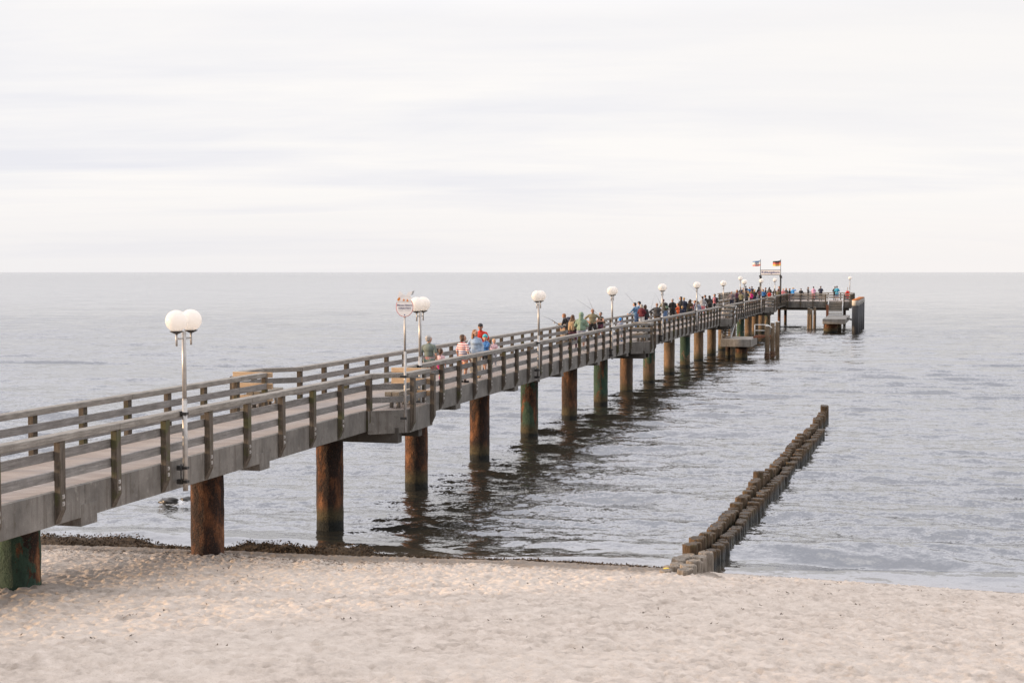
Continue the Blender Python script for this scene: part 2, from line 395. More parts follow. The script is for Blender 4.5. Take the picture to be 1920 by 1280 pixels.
cam = bpy.data.cameras.new('camera'); cam.lens = 50; cam.sensor_width = 36; cam.clip_start = .1; cam.clip_end = 80000
co = bpy.data.objects.new('camera', cam); COL.objects.link(co); co.location = (0,0,7.0)
co.rotation_euler = (PI/2 - math.atan(130/2667), 0, 0); sc.camera = co
sc.view_settings.view_transform = 'Standard'; sc.view_settings.look = 'None'; sc.view_settings.exposure = 0; sc.view_settings.gamma = 1
sc.render.engine = 'CYCLES'; sc.cycles.use_denoising = True; sc.cycles.max_bounces = 6; sc.cycles.caustics_reflective = False; sc.cycles.caustics_refractive = False
try: sc.cycles.denoiser = 'OPENIMAGEDENOISE'
except Exception: pass

# ------------------------------------------------------------------ beach
SHX = np.array([-600,-60,-30,-12.2,-10.3,-7.2,-4.1,.5,3.5,5.0,7.7,11.2,30,60,600.]); SHY = np.array([40,39.5,37.6,36.25,36.0,35.5,34.85,34.2,33.4,32.8,31.9,30.7,25.5,22,20.])
def shore(x): return np.interp(x, SHX, SHY)
def grid_mesh(name, X, Y, Z, mat, attrs=None):
    ny, nx = X.shape
    me = bpy.data.meshes.new(name)
    co_ = np.stack([X, Y, Z], -1).reshape(-1, 3).astype(np.float32)
    idx = np.arange(ny*nx, dtype=np.int32).reshape(ny, nx)
    q = np.stack([idx[:-1,:-1], idx[:-1,1:], idx[1:,1:], idx[1:,:-1]], -1).reshape(-1, 4)
    me.vertices.add(len(co_)); me.vertices.foreach_set('co', co_.ravel())
    me.loops.add(q.size); me.loops.foreach_set('vertex_index', q.ravel())
    me.polygons.add(len(q)); me.polygons.foreach_set('loop_start', np.arange(0, q.size, 4, dtype=np.int32)); me.polygons.foreach_set('loop_total', np.full(len(q), 4, dtype=np.int32))
    me.polygons.foreach_set('use_smooth', np.ones(len(q), dtype=bool))
    me.update(calc_edges=True)
    for k, v in (attrs or {}).items():
        a = me.attributes.new(k, 'FLOAT', 'POINT'); a.data.foreach_set('value', v.reshape(-1).astype(np.float32))
    me.materials.append(mat); return me
def fft_noise(ny, nx, d, l0, l1, aniso=1.):
    """band-limited noise on a regular grid of spacing d with wavelengths l0..l1"""
    w = RNG.standard_normal((ny, nx)); F = np.fft.rfft2(w)
    ky = np.fft.fftfreq(ny, d)[:, None]; kx = np.fft.rfftfreq(nx, d)[None, :]*aniso
    k = np.sqrt(kx**2 + ky**2) + 1e-9
    F *= np.exp(-(np.log(k*math.sqrt(l0*l1))/math.log(math.sqrt(l1/l0)+1e-6))**2)
    h = np.fft.irfft2(F, s=(ny, nx)); return h/h.std()
def beach_profile(X, Y):
    u = shore(X) - Y
    z = np.where(u < 0, np.maximum(.13*u, -3), np.where(u < 3.4, .17*u, .578 + .105*(u-3.4)))
    z = np.where(z > 2.0, 2.0 + (z-2.0)*.25, z)
    return np.minimum(z, 4.5), u
def sand_mat():
    m, nt, b = newmat('beach_sand')
    v = coord(nt); n1 = noise(nt, v, .35, 5, .6); n2 = noise(nt, v, 3.2, 5, .65); n3 = noise(nt, v, 55, 3, .6)
    c = ramp(nt, n2.outputs[0], [(.32, (.375,.315,.267)), (.48, (.535,.457,.392)), (.66, (.64,.555,.483))])
    c = mix(nt, maprange(nt, n1.outputs[0], .4, .7, 0, .5), c, (.58,.51,.445))
    c = mix(nt, maprange(nt, n3.outputs[0], .55, .70, 0, .5), c, (.30,.245,.19))
    at = N(nt, 'ShaderNodeAttribute'); at.attribute_name = 'wet'
    c = mix(nt, math_(nt, 'MULTIPLY', at.outputs['Fac'], .8), c, (.17,.135,.105))
    at2 = N(nt, 'ShaderNodeAttribute'); at2.attribute_name = 'litter'
    nn = noise(nt, coord(nt, (1,1.6,1)), 9, 5, .7)
    c = mix(nt, math_(nt, 'MULTIPLY', at2.outputs['Fac'], maprange(nt, nn.outputs[0], .47, .60)), c, (.085,.055,.035))
    L(nt, c, b.inputs['Base Color']); b.inputs['Roughness'].default_value = .9
    bump(nt, b, math_(nt, 'ADD', n3.outputs[0], math_(nt, 'MULTIPLY', n2.outputs[0], 1.5)), .45, .02); return m
def build_beach():
    d = .05
    xd = np.arange(-24, 24, d); yd = np.arange(15, 38.5, d)
    g = np.cumsum(.08*1.22**np.arange(42)); 
    xs = np.concatenate([-24-g[::-1], xd, 24+g]); ys = np.concatenate([15-g[:38][::-1], yd, yd[-1]+g[:28]])
    X, Y = np.meshgrid(xs, ys); Z, u = beach_profile(X, Y)
    ny, nx = len(yd), len(xd)
    H = .013*fft_noise(ny, nx, d, .15, .42, .8) + .010*fft_noise(ny, nx, d, .9, 2.6, .7) + .008*fft_noise(ny, nx, d, .1, .18)
    H = np.where(H < 0, H*1.15, H*.85)
    for k in range(11000):                                        # footprints, each a dent with a small rim
        cx, cy = RNG.uniform(-23,23), RNG.uniform(15.5,36); a = RNG.uniform(0, PI); lx, ly = RNG.uniform(.08,.16), RNG.uniform(.05,.085); dep = RNG.uniform(.010,.044)
        i0 = int((cx+24)/d); j0 = int((cy-15)/d); w = 9
        ia, ib, ja, jb = max(0,i0-w), min(nx,i0+w), max(0,j0-w), min(ny,j0+w)
        if ib-ia < 3 or jb-ja < 3: continue
        xx, yy = np.meshgrid(xd[ia:ib]-cx, yd[ja:jb]-cy)
        p = (xx*math.cos(a)+yy*math.sin(a))/lx; q = (-xx*math.sin(a)+yy*math.cos(a))/ly; r2 = p*p+q*q
        H[ja:jb, ia:ib] += dep*(-np.exp(-r2*1.1) + .45*np.exp(-(np.sqrt(r2)-1.55)**2*3.))
    tx = np.clip(np.minimum(xd+24, 24-xd)/2, 0, 1); ty = np.clip(np.minimum(yd-15, yd[-1]-yd)/1.5, 0, 1)
    full = np.zeros_like(X); full[38:38+ny, 42:42+nx] = H*ty[:,None]*tx[None,:]
    calm = np.clip((u+.2)/1.6, 0.06, 1.0)
    Z = Z + full*calm
    # a little heap of sand round the landward pile
    for s_, hh in ((21.9,.10),(29.05,.05)):
        w = W(s_, 0); rr = (X-w.x)**2 + (Y-w.y)**2; Z += hh*np.exp(-rr/.55)
    Z += .02*np.exp(-(u-1.2)**2/.5)*(X < 30)
    ww = np.where(X < 4.5, 3.75+.28*np.sin(X*1.3)+.2*np.sin(X*3.1)+.12*np.sin(X*7.3), 1.2); wet = np.clip((ww-u)/.8, 0, 1)*(u > -5); 
    wig = .5+.5*np.sin(X*.9+1.3*np.sin(X*.37))
    lit = np.exp(-((u-3.3-.5*wig)/.6)**2)*np.clip((3-X)/5, .12, 1) + .6*np.exp(-((u-4.6-.6*wig)/.8)**2)*np.clip((0-X)/6, 0, 1)
    return grid_mesh('beach', X, Y, Z, sand_mat(), dict(wet=wet, litter=np.clip(lit, 0, 1)))
beach = struct(link(build_beach(), 'beach'))
_bz = None
def sandz(x, y): return float(beach_profile(np.array([x]), np.array([y]))[0][0])

# ------------------------------------------------------------------ sea
def sea_mat():
    m, nt, b = newmat('sea_water')
    # small ripples tilt the normal in world space; the big waves are geometry
    geo = N(nt, 'ShaderNodeNewGeometry')
    sl = None
    for sx, sy, scale, amp, det in ((1.,1.4,15.,.46,2),(1.,1.5,6.0,.58,3),(1.,1.9,1.9,.36,3),(.55,1.5,.45,.18,2)):
        n = noise(nt, coord(nt, (sx,sy,1)), scale, det, .55)
        a = N(nt, 'ShaderNodeVectorMath', operation='MULTIPLY_ADD'); L(nt, n.outputs['Color'], a.inputs[0]); a.inputs[1].default_value = (amp*.8,amp,0); a.inputs[2].default_value = (-amp*.4,-amp*.5,0)
        if sl is None: sl = a.outputs[0]
        else:
            ad = N(nt, 'ShaderNodeVectorMath', operation='ADD'); L(nt, sl, ad.inputs[0]); L(nt, a.outputs[0], ad.inputs[1]); sl = ad.outputs[0]
    cal = N(nt, 'ShaderNodeAttribute'); cal.attribute_name = 'calm'
    gust = noise(nt, coord(nt, (.35,1,1)), .035, 4, .6)
    k = math_(nt, 'MULTIPLY', cal.outputs['Fac'], maprange(nt, gust.outputs[0], .3, .7, .7, 1.2))
    sc_ = N(nt, 'ShaderNodeVectorMath', operation='SCALE'); L(nt, sl, sc_.inputs[0]); L(nt, k, sc_.inputs['Scale'])
    ad = N(nt, 'ShaderNodeVectorMath', operation='ADD'); L(nt, geo.outputs['Normal'], ad.inputs[0]); L(nt, sc_.outputs[0], ad.inputs[1])
    nm = N(nt, 'ShaderNodeVectorMath', operation='NORMALIZE'); L(nt, ad.outputs[0], nm.inputs[0]); L(nt, nm.outputs[0], b.inputs['Normal'])
    sh = N(nt, 'ShaderNodeAttribute'); sh.attribute_name = 'shallow'
    c = mix(nt, sh.outputs['Fac'], (.034,.032,.026), (.11,.085,.06))
    fo = N(nt, 'ShaderNodeAttribute'); fo.attribute_name = 'foam'
    fn = noise(nt, coord(nt, (1,1.5,1)), 7, 6, .7)
    fm = maprange(nt, math_(nt, 'MULTIPLY', fo.outputs['Fac'], math_(nt, 'ADD', fn.outputs[0], .25)), .42, .62)
    c = mix(nt, fm, c, (.80,.79,.78)); L(nt, c, b.inputs['Base Color'])
    L(nt, maprange(nt, fm, 0, 1, .06, .8), b.inputs['Roughness']); b.inputs['IOR'].default_value = 3.3
    b.inputs['Specular IOR Level'].default_value = .5
    b.inputs['Specular Tint'].default_value = (.955,.965,1.0,1)
    return m
ROCKS = [(-10.45,43.0,.30,.2,.12), (-9.95,43.3,.26,.2,.10)]
def build_sea():
    Y = [20.0]; k = .05
    while Y[-1] < 420: Y.append(Y[-1] + k*max(1., Y[-1]/32)**1.45)
    g = Y[-1]
    while g < 40000: g *= 1.09; Y.append(g)
    Y = np.array(Y); nx = 760
    u = np.linspace(-1, 1, nx)
    half = 22 + .52*Y
    X = half[:, None]*u[None, :]; YY = np.repeat(Y[:, None], nx, 1)
    dy = np.gradient(Y)[:, None]; dx = (half*2/(nx-1))[:, None]; res = np.maximum(dy, dx)
    Z = np.zeros_like(X); DX = np.zeros_like(X); DY = np.zeros_like(X)
    off = YY - shore(X)
    amp = np.clip((off+.7)/5., .18, 1.0)*np.clip((400-YY)/280, 0, 1)
    rs = np.random.default_rng(5)
    for i in range(72):
        lam = .42*(8.0/.42)**(rs.random()**1.75)
        ang = -PI/2 - .24 + rs.normal(0, .55 if lam < 2.5 else .30)
        kx, ky = math.cos(ang)*2*PI/lam, math.sin(ang)*2*PI/lam
        slope = .031*(1.0 if lam < 3 else .85)*rs.uniform(.6,1.4); a = slope*lam/(2*PI); ph = rs.uniform(0, 2*PI)
        fade = np.clip((lam/res - 2.2)/2.0, 0, 1)
        grp = .55+.45*np.sin(.11*kx*X - .13*ky*YY + ph*3)
        t = kx*X + ky*YY + ph
        A = a*fade*amp*grp
        if i % 6 == 0:                                            # longer wave trains in packets, crests along the shore
            lam = rs.uniform(1.3, 3.8); an2 = -PI/2 - .20 + rs.normal(0, .10); k2x, k2y = math.cos(an2)*2*PI/lam, math.sin(an2)*2*PI/lam
            pk = np.clip(np.sin(.16*X/1.3 + rs.uniform(0,6))*np.sin(.11*YY + .07*X + rs.uniform(0,6)) + .25, 0, 1)
            tt = k2x*X + k2y*YY + rs.uniform(0,6) + .6*np.sin(.35*X+i)
            Z += .085*lam/(2*PI)*np.clip((lam/res-2.2)/2, 0, 1)*amp*pk*(np.sin(tt) + .25*np.sin(2*tt+.6))
        Z += A*np.sin(t); DX -= .75*A*math.cos(ang)*np.cos(t)*-1; DY -= .75*A*math.sin(ang)*np.cos(t)*-1
    # low swells rolling up to the beach, crest lines along the shore
    for o, a, w in ((1.1,.03,.32),(3.4,.04,.4),(6.8,.03,.5),(11.5,.025,.7)):
        wob = .55*np.sin(X*.33+o)+.3*np.sin(X*.9+2*o)
        am = a*np.clip(.35+.65*np.sin(X*.21+o*1.7)+.25*np.sin(X*.6+o), .0, 1)
        Z += am*np.exp(-((off-o+wob)/w)**2)
    Z -= .02*np.exp(-np.maximum(off,0)/.4)
    shallow = np.exp(-np.maximum(off,0)/.7)*.8
    foam = np.exp(-((off-.12)/.22)**2)*np.clip(.25+.5*np.sin(X*.8+1.)+.35*np.sin(X*2.3), 0, 1)*np.where((X > -4) & (X < 3.2), .85, .5)
    foam += .95*np.exp(-((off-.2)/.5)**2)*np.exp(-((X+11)/1.6)**2) + .9*np.exp(-((off-.1)/.4)**2)*np.exp(-((X+8.2)/.8)**2)
    for rx, ry, *_ in ROCKS: foam += .40*np.exp(-(((X-rx)/.9)**2 + ((YY-ry+.2)/.8)**2))
    calm = np.clip((off-.1)/5, .26, 1)*(1 + 1.3*np.clip((YY-120)/280, 0, 1))
    return grid_mesh('sea', X+DX*.6, YY+DY*.6, Z, sea_mat(), dict(shallow=shallow, foam=np.clip(foam,0,1), calm=calm))
sea = struct(link(build_sea(), 'sea'))

# rocks in the shallows
for i, (x, y, a, b_, h) in enumerate(ROCKS):
    bm = bmesh.new(); bmesh.ops.create_icosphere(bm, subdivisions=3, radius=1)
    for v in bm.verts:
        n_ = v.co.normalized(); f = 1 + .22*math.sin(3.1*n_.x+i*2)*math.cos(2.7*n_.y+1) + .12*math.sin(7*n_.z+5*n_.x)
        v.co = Vector((n_.x*a*f, n_.y*b_*f, n_.z*h*f))
    me = bpy.data.meshes.new('rock'); bm.to_mesh(me); bm.free(); me.materials.append(M['rock'])
    for p in me.polygons: p.use_smooth = True
    o = link(me, 'rock', None, (x, y, .03), .3*i)
    tag(o, ['dark wet rock breaking the water left of the second pile', 'smaller dark rock to the right of the other one in the foam'][i], 'rock', 'rocks in the shallows')

# seaweed along the waterline: strands and clumps nobody could count
def seaweed():
    mb = MB(); rs = random.Random(3)
    def clump(x, y, rad, h, n):
        for k in range(n):
            a = rs.uniform(0, 2*PI); r = rad*math.sqrt(rs.random()); px, py = x + 1.9*r*math.cos(a), y + .55*r*math.sin(a)
            base = max(sandz(px, py), -.02); top = h*max(0, 1-(r/rad)**2)
            z = base + top*rs.uniform(.35,1.05); l = rs.uniform(.03,.09); w = rs.uniform(.005,.014); d = rs.uniform(0, 2*PI)
            e = Vector((math.cos(d)*l, math.sin(d)*l, rs.uniform(-.03,.03))); n_ = Vector((-math.sin(d)*w, math.cos(d)*w, rs.uniform(-.012,.02)))
            p = Vector((px,py,z)); q = p + e*.55 + Vector((0,0,rs.uniform(0,.03)))
            mb.add([p-n_, p+n_, q+n_, q-n_, p+e], [(0,1,2,3),(3,2,4)], 0)
        m = 9
        vs = [(x, y, max(sandz(x,y),-.03)+h*.8)]
        for j in range(2):
            for i in range(m):
                a = 2*PI*i/m; rr = rad*(.55+.45*j)*rs.uniform(.8,1.1); px, py = x+1.9*rr*math.cos(a), y+.5*rr*math.sin(a)
                vs.append((px, py, max(sandz(px,py),-.03) + (h*.45 if j == 0 else -.03)))
        mb.add(vs, [(0,1+i,1+(i+1)%m) for i in range(m)] + [(1+i,1+m+i,1+m+(i+1)%m,1+(i+1)%m) for i in range(m)], 0, True)
    x = -16.0
    while x < 3.2:
        y = float(shore(np.array([x]))[0]) - .25 + .22*math.sin(x*1.7)+rs.uniform(-.12,.1)
        if x < -9.4: h, rad, n = rs.uniform(.16,.36), rs.uniform(.4,.75), 420
        elif -6.6 < x < -3.6: h, rad, n = rs.uniform(.14,.32), rs.uniform(.32,.65), 340
        elif x < -3.6: h, rad, n = rs.uniform(.05,.13), rs.uniform(.2,.45), 160
        else: h, rad, n = rs.uniform(.03,.075), rs.uniform(.15,.35), 100
        clump(x, y, rad, h, n); x += rs.uniform(.16,.34) if x < -3.6 else rs.uniform(.18,.45)
    for k in range(300):                                          # loose bits scattered over the sand
        px, py = rs.uniform(-12,13), rs.uniform(19,33)
        if py > float(shore(np.array([px]))[0]) - 1: continue
        for j in range(rs.choice((1,1,2,5))):
            d = rs.uniform(0, 2*PI); l, w = rs.uniform(.02,.08), rs.uniform(.006,.018); qx, qy = px+rs.uniform(-.08,.08), py+rs.uniform(-.05,.05); z = sandz(qx,qy)+.035
            mb.add([(qx-w*math.sin(d),qy+w*math.cos(d),z),(qx+w*math.sin(d),qy-w*math.cos(d),z),(qx+l*math.cos(d),qy+l*math.sin(d),z+.02)], [(0,1,2)])
    return mb
M['weed'] = plain('dried_seaweed', (.092,.060,.034), .85, 0, .5, 18)
tag(seaweed().build('seaweed', M['weed']), 'brown seaweed washed up in a low bank along the waterline', 'seaweed', kind='stuff')

# ------------------------------------------------------------------ the pier
pier = thing('pier', 'long weathered wooden pier on a row of rusty round piles running out to sea', 'pier', W(0,0,0), -TH)
E0, E1 = 1.0, 182.5
BAY_R = [(35.4,36.1,38.0), (74.0,74.7,76.0), (113.0,113.7,116.4), (152.0,152.8,156.3)]     # kink, outer start, outer end (far side square)
BAY_L = [(35.25,36.75,37.55), (73.6,75.2,76.0), (112.6,114.4,115.3), (151.6,154.4,155.4)]  # near side square, outer end, kink
TO, BO = 1.42, 2.27                                                                        # beam face, bay face
MB_ = MB(); MB_.box((-1.30,E0,DECK-.07),(1.30,E1,DECK)); MB_.build('deck', M['deck'], pier)
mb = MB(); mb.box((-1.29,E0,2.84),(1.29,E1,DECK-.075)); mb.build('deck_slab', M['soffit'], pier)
PILES = [7.5,14.7,21.9,29.05,36.25,43.55,50.8,58.25,65.9,73.3,80.65,88.4,96.6,104.1,111.5,119.6,127.2,134.8,142.4,150,157.4,165,172.5]
GREEN = {21.9:.545, 58.25:.475, 73.3:.50, 88.4:.46, 104.1:.49, 142.4:.47, 172.5:.45, 7.5:.4}
def pile_mesh():
    n, rows, r = 40, 46, .372
    vs = []; rs = random.Random(2)
    for j in range(rows):
        z = -1.6 + 4.2*j/(rows-1)
        for i in range(n):
            a = 2*PI*i/n; q = r + .006*math.sin(5*a+z*3)*math.sin(7*z) + rs.uniform(-.0035,.0035)
            vs.append((q*math.cos(a), q*math.sin(a), z))
    mb = MB(); mb.add(vs, [(j*n+i, j*n+(i+1)%n, (j+1)*n+(i+1)%n, (j+1)*n+i) for j in range(rows-1) for i in range(n)], 0, True)
    return mb.mesh('pile', M['pile'])
pm = pile_mesh()
mb = MB(); mb.box((-1.424,-.26,2.60),(1.424,.26,2.985)); capm = mb.mesh('pile_cap', M['concrete'], .008)
for k, s in enumerate(PILES):
    o = link(pm, 'pile', pier, (0, s, 0), (k*1.37) % 6.28); g = GREEN.get(s, .22+.04*(k % 3)); o.color = (g, .5 if s < 62 else .5 + min(.40, (s-62)/90), 0.0 if s < 33 else 1.0, 1)
    if s in GREEN: o['label'] = 'rusty steel pile with patches of old green paint'
    link(capm, 'pile_cap', pier, (0, s, 0))
# edge beams, one per span and side
JOINT = [1.0] + [s - .12 for s in PILES] + [E1]
for a, b_ in zip(JOINT[:-1], JOINT[1:]):
    for sg in (-1, 1):
        mb = MB(); mb.box((min(sg*1.302,sg*TO), a+.006, 2.755),(max(sg*1.302,sg*TO), b_-.006, DECK+.012)); mb.build('edge_beam', M['concrete'], pier, .008)

# bays
def poly_r(b): a, o0, o1 = b; return [(TO+.001,a),(BO,o0),(BO,o1),(TO+.001,o1)]
def poly_l(b): a, o1, e = b; return [(-TO-.001,e),(-BO,o1),(-BO,a),(-TO-.001,a)]
for poly in [poly_r(b) for b in BAY_R] + [poly_l(b) for b in BAY_L]:
    mb = MB(); mb.prism(poly, DECK-.065, DECK-.003); mb.build('bay_deck', M['deck'], pier)
    mb = MB(); n_ = len(poly)
    c = Vector((sum(p[0] for p in poly)/n_, sum(p[1] for p in poly)/n_, 0))
    for i in range(3):
        p, q = Vector((*poly[i],0)), Vector((*poly[i+1],0)); d = (q-p).normalized(); nn = Vector((d.y,-d.x,0))
        if nn.dot(c-p) > 0: nn = -nn
        ext = .03 if i != 1 else .055
        mb.bar(p+nn*.055-d*0.0+Vector((0,0,3.0)), q+nn*.055+d*(ext if i < 2 else 0)+Vector((0,0,3.0)), .11, .62)
    mb.build('bay_beam', M['concrete'], pier)
    mb = MB(); y0, y1 = min(p[1] for p in poly), max(p[1] for p in poly); sg = 1 if c.x > 0 else -1
    for yy in (y0+.55, y1-.35): mb.box((min(0,sg*2.15), yy-.16, 2.42),(max(0,sg*2.15), yy+.16, 2.838))
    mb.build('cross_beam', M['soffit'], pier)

# railings
PT0, PT1 = 1.425, 1.545
def post_mesh(sg):
    """square post bolted to the outer face of the edge beam; its foot is cut off at a slant"""
    mb = MB(); a, b_ = sg*PT0, sg*PT1; h = .08
    zt = 4.17; prof = [(a,2.77),(b_,3.02),(b_,zt),(a,zt)]
    if sg < 0: prof = prof[::-1]
    vs = [(x,-h,z) for x,z in prof] + [(x,h,z) for x,z in prof]
    mb.add(vs, [(0,1,2,3),(7,6,5,4)] + [((i+1)%4,i,4+i,4+(i+1)%4) for i in range(4)])
    return mb.mesh('post', M['post'], .006)
def bolts_mesh(sg):
    mb = MB()
    for z in (3.12, 3.24): mb.tube((sg*PT1,0,z),(sg*(PT1+.018),0,z),.022,n=8); mb.box((min(sg*PT1,sg*(PT1+.006)),-.035,z-.035),(max(sg*PT1,sg*(PT1+.006)),.035,z+.035))
    return mb.mesh('bolt', M['steel'])
def spans(bays, right):
    out = []; a = E0
    for b in bays:
        k0, k1 = (b[0], b[2]); out.append((a, k0)); a = k1
    out.append((a, E1)); return out
ZR = ((3.93,.155),(3.585,.155))
def post_positions(sp, first=None):
    a, b_ = sp; res = []
    n = max(1, round((b_-a)/1.81)); 
    if first is None: return [a + .1 + (b_-a-.2)*i/n for i in range(n+1)]
    return first
for side, sg in (('right',1),('left',-1)):
    bays = BAY_R if sg > 0 else BAY_L
    rail_tops = []; railss = []; pos = []
    for k, (a, b_) in enumerate(spans(bays, sg > 0)):
        if k == 0:
            pp = [20.92+1.785*i for i in range(-11, 8)] if sg > 0 else [24.6+1.80*i for i in range(-13, 6)] + [35.3]
            pp = [p for p in pp if p > E0]
            if sg > 0: pp.append(35.42)
        else: pp = post_positions((a, b_))
        pos += pp
        rail_top = MB(); rail_tops.append(rail_top)
        x = a
        while x < b_ - .01:
            e = min(x + 5.43, b_)
            if b_ - e < .8: e = b_
            rail_top.box((min(sg*1.335,sg*1.565), x+.004, 4.175),(max(sg*1.335,sg*1.565), e-.004, 4.295)); x = e
        for z, h in ZR:
            rails = MB(); railss.append(rails); x = a
            while x < b_ - .01:
                e = min(x + 3.61, b_)
                if b_ - e < .8: e = b_
                rails.box((min(sg*1.352,sg*1.418), x+.003, z-h/2),(max(sg*1.352,sg*1.418), e-.003, z+h/2)); x = e
    ras = [q.build('railing', M['handrail'], pier, .012) for q in rail_tops]
    for q in ras: q['label'] = side + '-hand railing of the pier, grey weathered timber'
    for i, q in enumerate(railss): q.build('rail', M['rail'], ras[i//2], .008)
    ends = [b_ for a, b_ in spans(bays, sg > 0)]
    def rail_at(p): return next((r_ for r_, e in zip(ras, ends) if p <= e + .3), ras[-1])
    ra = ras[-1]
    pmsh = post_mesh(sg); bmsh = bolts_mesh(sg)
    lim = 58 if sg > 0 else 38
    pos.sort(); vis = [p for p in pos if p > 17]; pre = [p for p in pos if p <= 17]
    for p in vis[:lim]: link(pmsh, 'post', rail_at(p), (0,p,0))
    rest = MB(); bl = MB()
    for p in vis[lim:] + pre:
        for poly in pmsh.polygons: pass
        b0 = len(rest.v); rest.add([(v.co.x, v.co.y+p, v.co.z) for v in pmsh.vertices], [list(q.vertices) for q in pmsh.polygons])
    for p in vis: bl.add([(v.co.x, v.co.y+p, v.co.z) for v in bmsh.vertices], [list(q.vertices) for q in bmsh.polygons])
    ro = rest.build('post', M['post'], ra); ro['kind'] = 'stuff'
    bo_ = bl.build('bolt', M['steel'], ra); bo_['kind'] = 'stuff'

# bay railings: posts at the corners, planks between; the square side carries fresh wood that faces the beach
def bay_rail(poly, square, sg, fresh_):
    ho = MB(); rl = MB(); fresh = MB(); outs = []
    cx = sum(p[0] for p in poly)/4; cy = sum(p[1] for p in poly)/4
    P_ = [Vector((p[0],p[1],0)) for p in poly]
    edges = [(P_[0],P_[1]),(P_[1],P_[2]),(P_[2],P_[3])]
    for i, (p, q) in enumerate(edges):
        d = (q-p).normalized(); nn = Vector((d.y,-d.x,0))
        if nn.dot(Vector((cx,cy,0))-p) > 0: nn = -nn
        ins = -nn*.02
        if i == square:
            yy = p.y - .0
            x0, x1 = sorted((sg*1.20, sg*2.36))
            for z, h in ((4.235,.135),(3.93,.155),(3.60,.15)):
                fresh.box((x0, yy-.09, z-h/2),(x1, yy-.035, z+h/2))
            for z, h in ZR: rl.box((x0+.05, yy+.055, z-h/2),(x1-.05, yy+.105, z+h/2))
        else:
            ho.bar(p+ins+Vector((0,0,4.235))-d*.02, q+ins+Vector((0,0,4.235))+d*.02, .22, .118)
            for z, h in ZR: rl.bar(p-nn*.05+Vector((0,0,z)), q-nn*.05+Vector((0,0,z)), .06, h)
    r = ho.build('bay_railing', M['handrail'], pier, .01); rl.build('rail', M['rail'], r, .006); pk = fresh.build('plank', M['fresh'] if fresh_ else M['post_pale'], r, .006)
    if fresh_: pk['label'] = 'fresh orange-brown planks facing the beach'
    n_ = 0
    for p in P_[1:3]:
        po = MB(); out = Vector((sg*.175,0,0)); x0, x1 = sorted((p.x+sg*.112, p.x+sg*.232)); y = p.y + (.09 if p.y < cy else -.09)
        a_, b_ = (p.x+sg*.112, p.x+sg*.232); prof = [(a_,2.72),(b_,2.97),(b_,4.17),(a_,4.17)]
        if sg < 0: prof = prof[::-1]
        vs = [(x,y-.08,z) for x,z in prof] + [(x,y+.08,z) for x,z in prof]
        po.add(vs, [(0,1,2,3),(7,6,5,4)] + [((i+1)%4,i,4+i,4+(i+1)%4) for i in range(4)])
        po.build('post', M['post'], r, .006)
for i, b in enumerate(BAY_R): bay_rail(poly_r(b), 2, 1, i == 0)
for i, b in enumerate(BAY_L): bay_rail(poly_l(b), 2, -1, i < 2)

# pier head, square to the pier
HT0, HT1, HS0, HS1 = -7.0, 9.45, 182.52, 194.5
mb = MB(); mb.box((HT0,HS0+.12,DECK-.07),(HT1-.12,HS1-.12,DECK)); mb.build('head_deck', M['deck'], pier)
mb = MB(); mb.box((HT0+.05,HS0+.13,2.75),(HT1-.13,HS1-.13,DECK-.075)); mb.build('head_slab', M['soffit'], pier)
def seg(name, lo, hi): 
    m_ = MB(); m_.box(lo, hi); return m_.build(name, M['concrete'], pier, .008)
for a, b_ in ((1.43,3.5),(3.51,6.4),(6.41,HT1),(HT0,-1.43)): seg('edge_beam', (a,HS0,2.52),(b_,HS0+.12,DECK+.012))
seg('edge_beam', (HT0,HS1-.12,2.52),(HT1,HS1,DECK+.012)); seg('edge_beam', (HT1-.12,HS0+.121,2.52),(HT1,HS1-.121,DECK+.012)); seg('edge_beam', (HT0-.12,HS0,2.52),(HT0-.002,HS1,DECK+.012))
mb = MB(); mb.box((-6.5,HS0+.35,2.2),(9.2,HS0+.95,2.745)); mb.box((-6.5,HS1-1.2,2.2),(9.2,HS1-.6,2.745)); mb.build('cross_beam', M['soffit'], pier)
ho = MB(); rl = MB(); pb = MB()
for a, b_, y in ((1.6,6.45,HS0-.02),(HT0,-1.6,HS0-.02),(8.5,HT1,HS0-.02),(HT0,HT1,HS1+.02)):
    ho.box((a,y-.11,4.175),(b_,y+.11,4.295))
    for z, h in ((3.93,.2),(3.62,.2)): rl.box((a,y-.03,z-h/2),(b_,y+.03,z+h/2))
    n_ = max(1, round((b_-a)/1.6))
    for i in range(n_+1):
        x = a + .1 + (b_-a-.2)*i/n_; yy = y - (.10 if y < 190 else -.10); pb.box((x-.07,yy-.06,2.6),(x+.07,yy+.06,4.17))
for x in (HT1-.02, HT0-.1):
    ho.box((x-.11,HS0+.1,4.172),(x+.11,HS1-.1,4.292))
    for z, h in ((3.93,.2),(3.62,.2)): rl.box((x-.03,HS0+.1,z-h/2),(x+.03,HS1-.1,z+h/2))
    for i in range(7): y = HS0+.3 + i*1.9; pb.box((x+.04,y-.07,2.6),(x+.16,y+.07,4.17))
hr = ho.build('head_railing', M['handrail'], pier, .01); hr['label'] = 'railing round the seaward pier head'; rl.build('rail', M['rail'], hr); o = pb.build('post', M['post'], hr); o['kind'] = 'stuff'
thin = MB(); thin.tube((0,0,-1.6),(0,0,2.5),.19,n=20); tm = thin.mesh('pile', M['pile'])
for s, t in ((183.0,.58),(183.0,-3.5),(193.2,-3.5),(193.2,.6),(193.2,8.3)):
    o = link(tm, 'pile', pier, (t,s,0)); o.color = (.35,.5,1,1); o['label'] = 'thin round pile under the pier head'

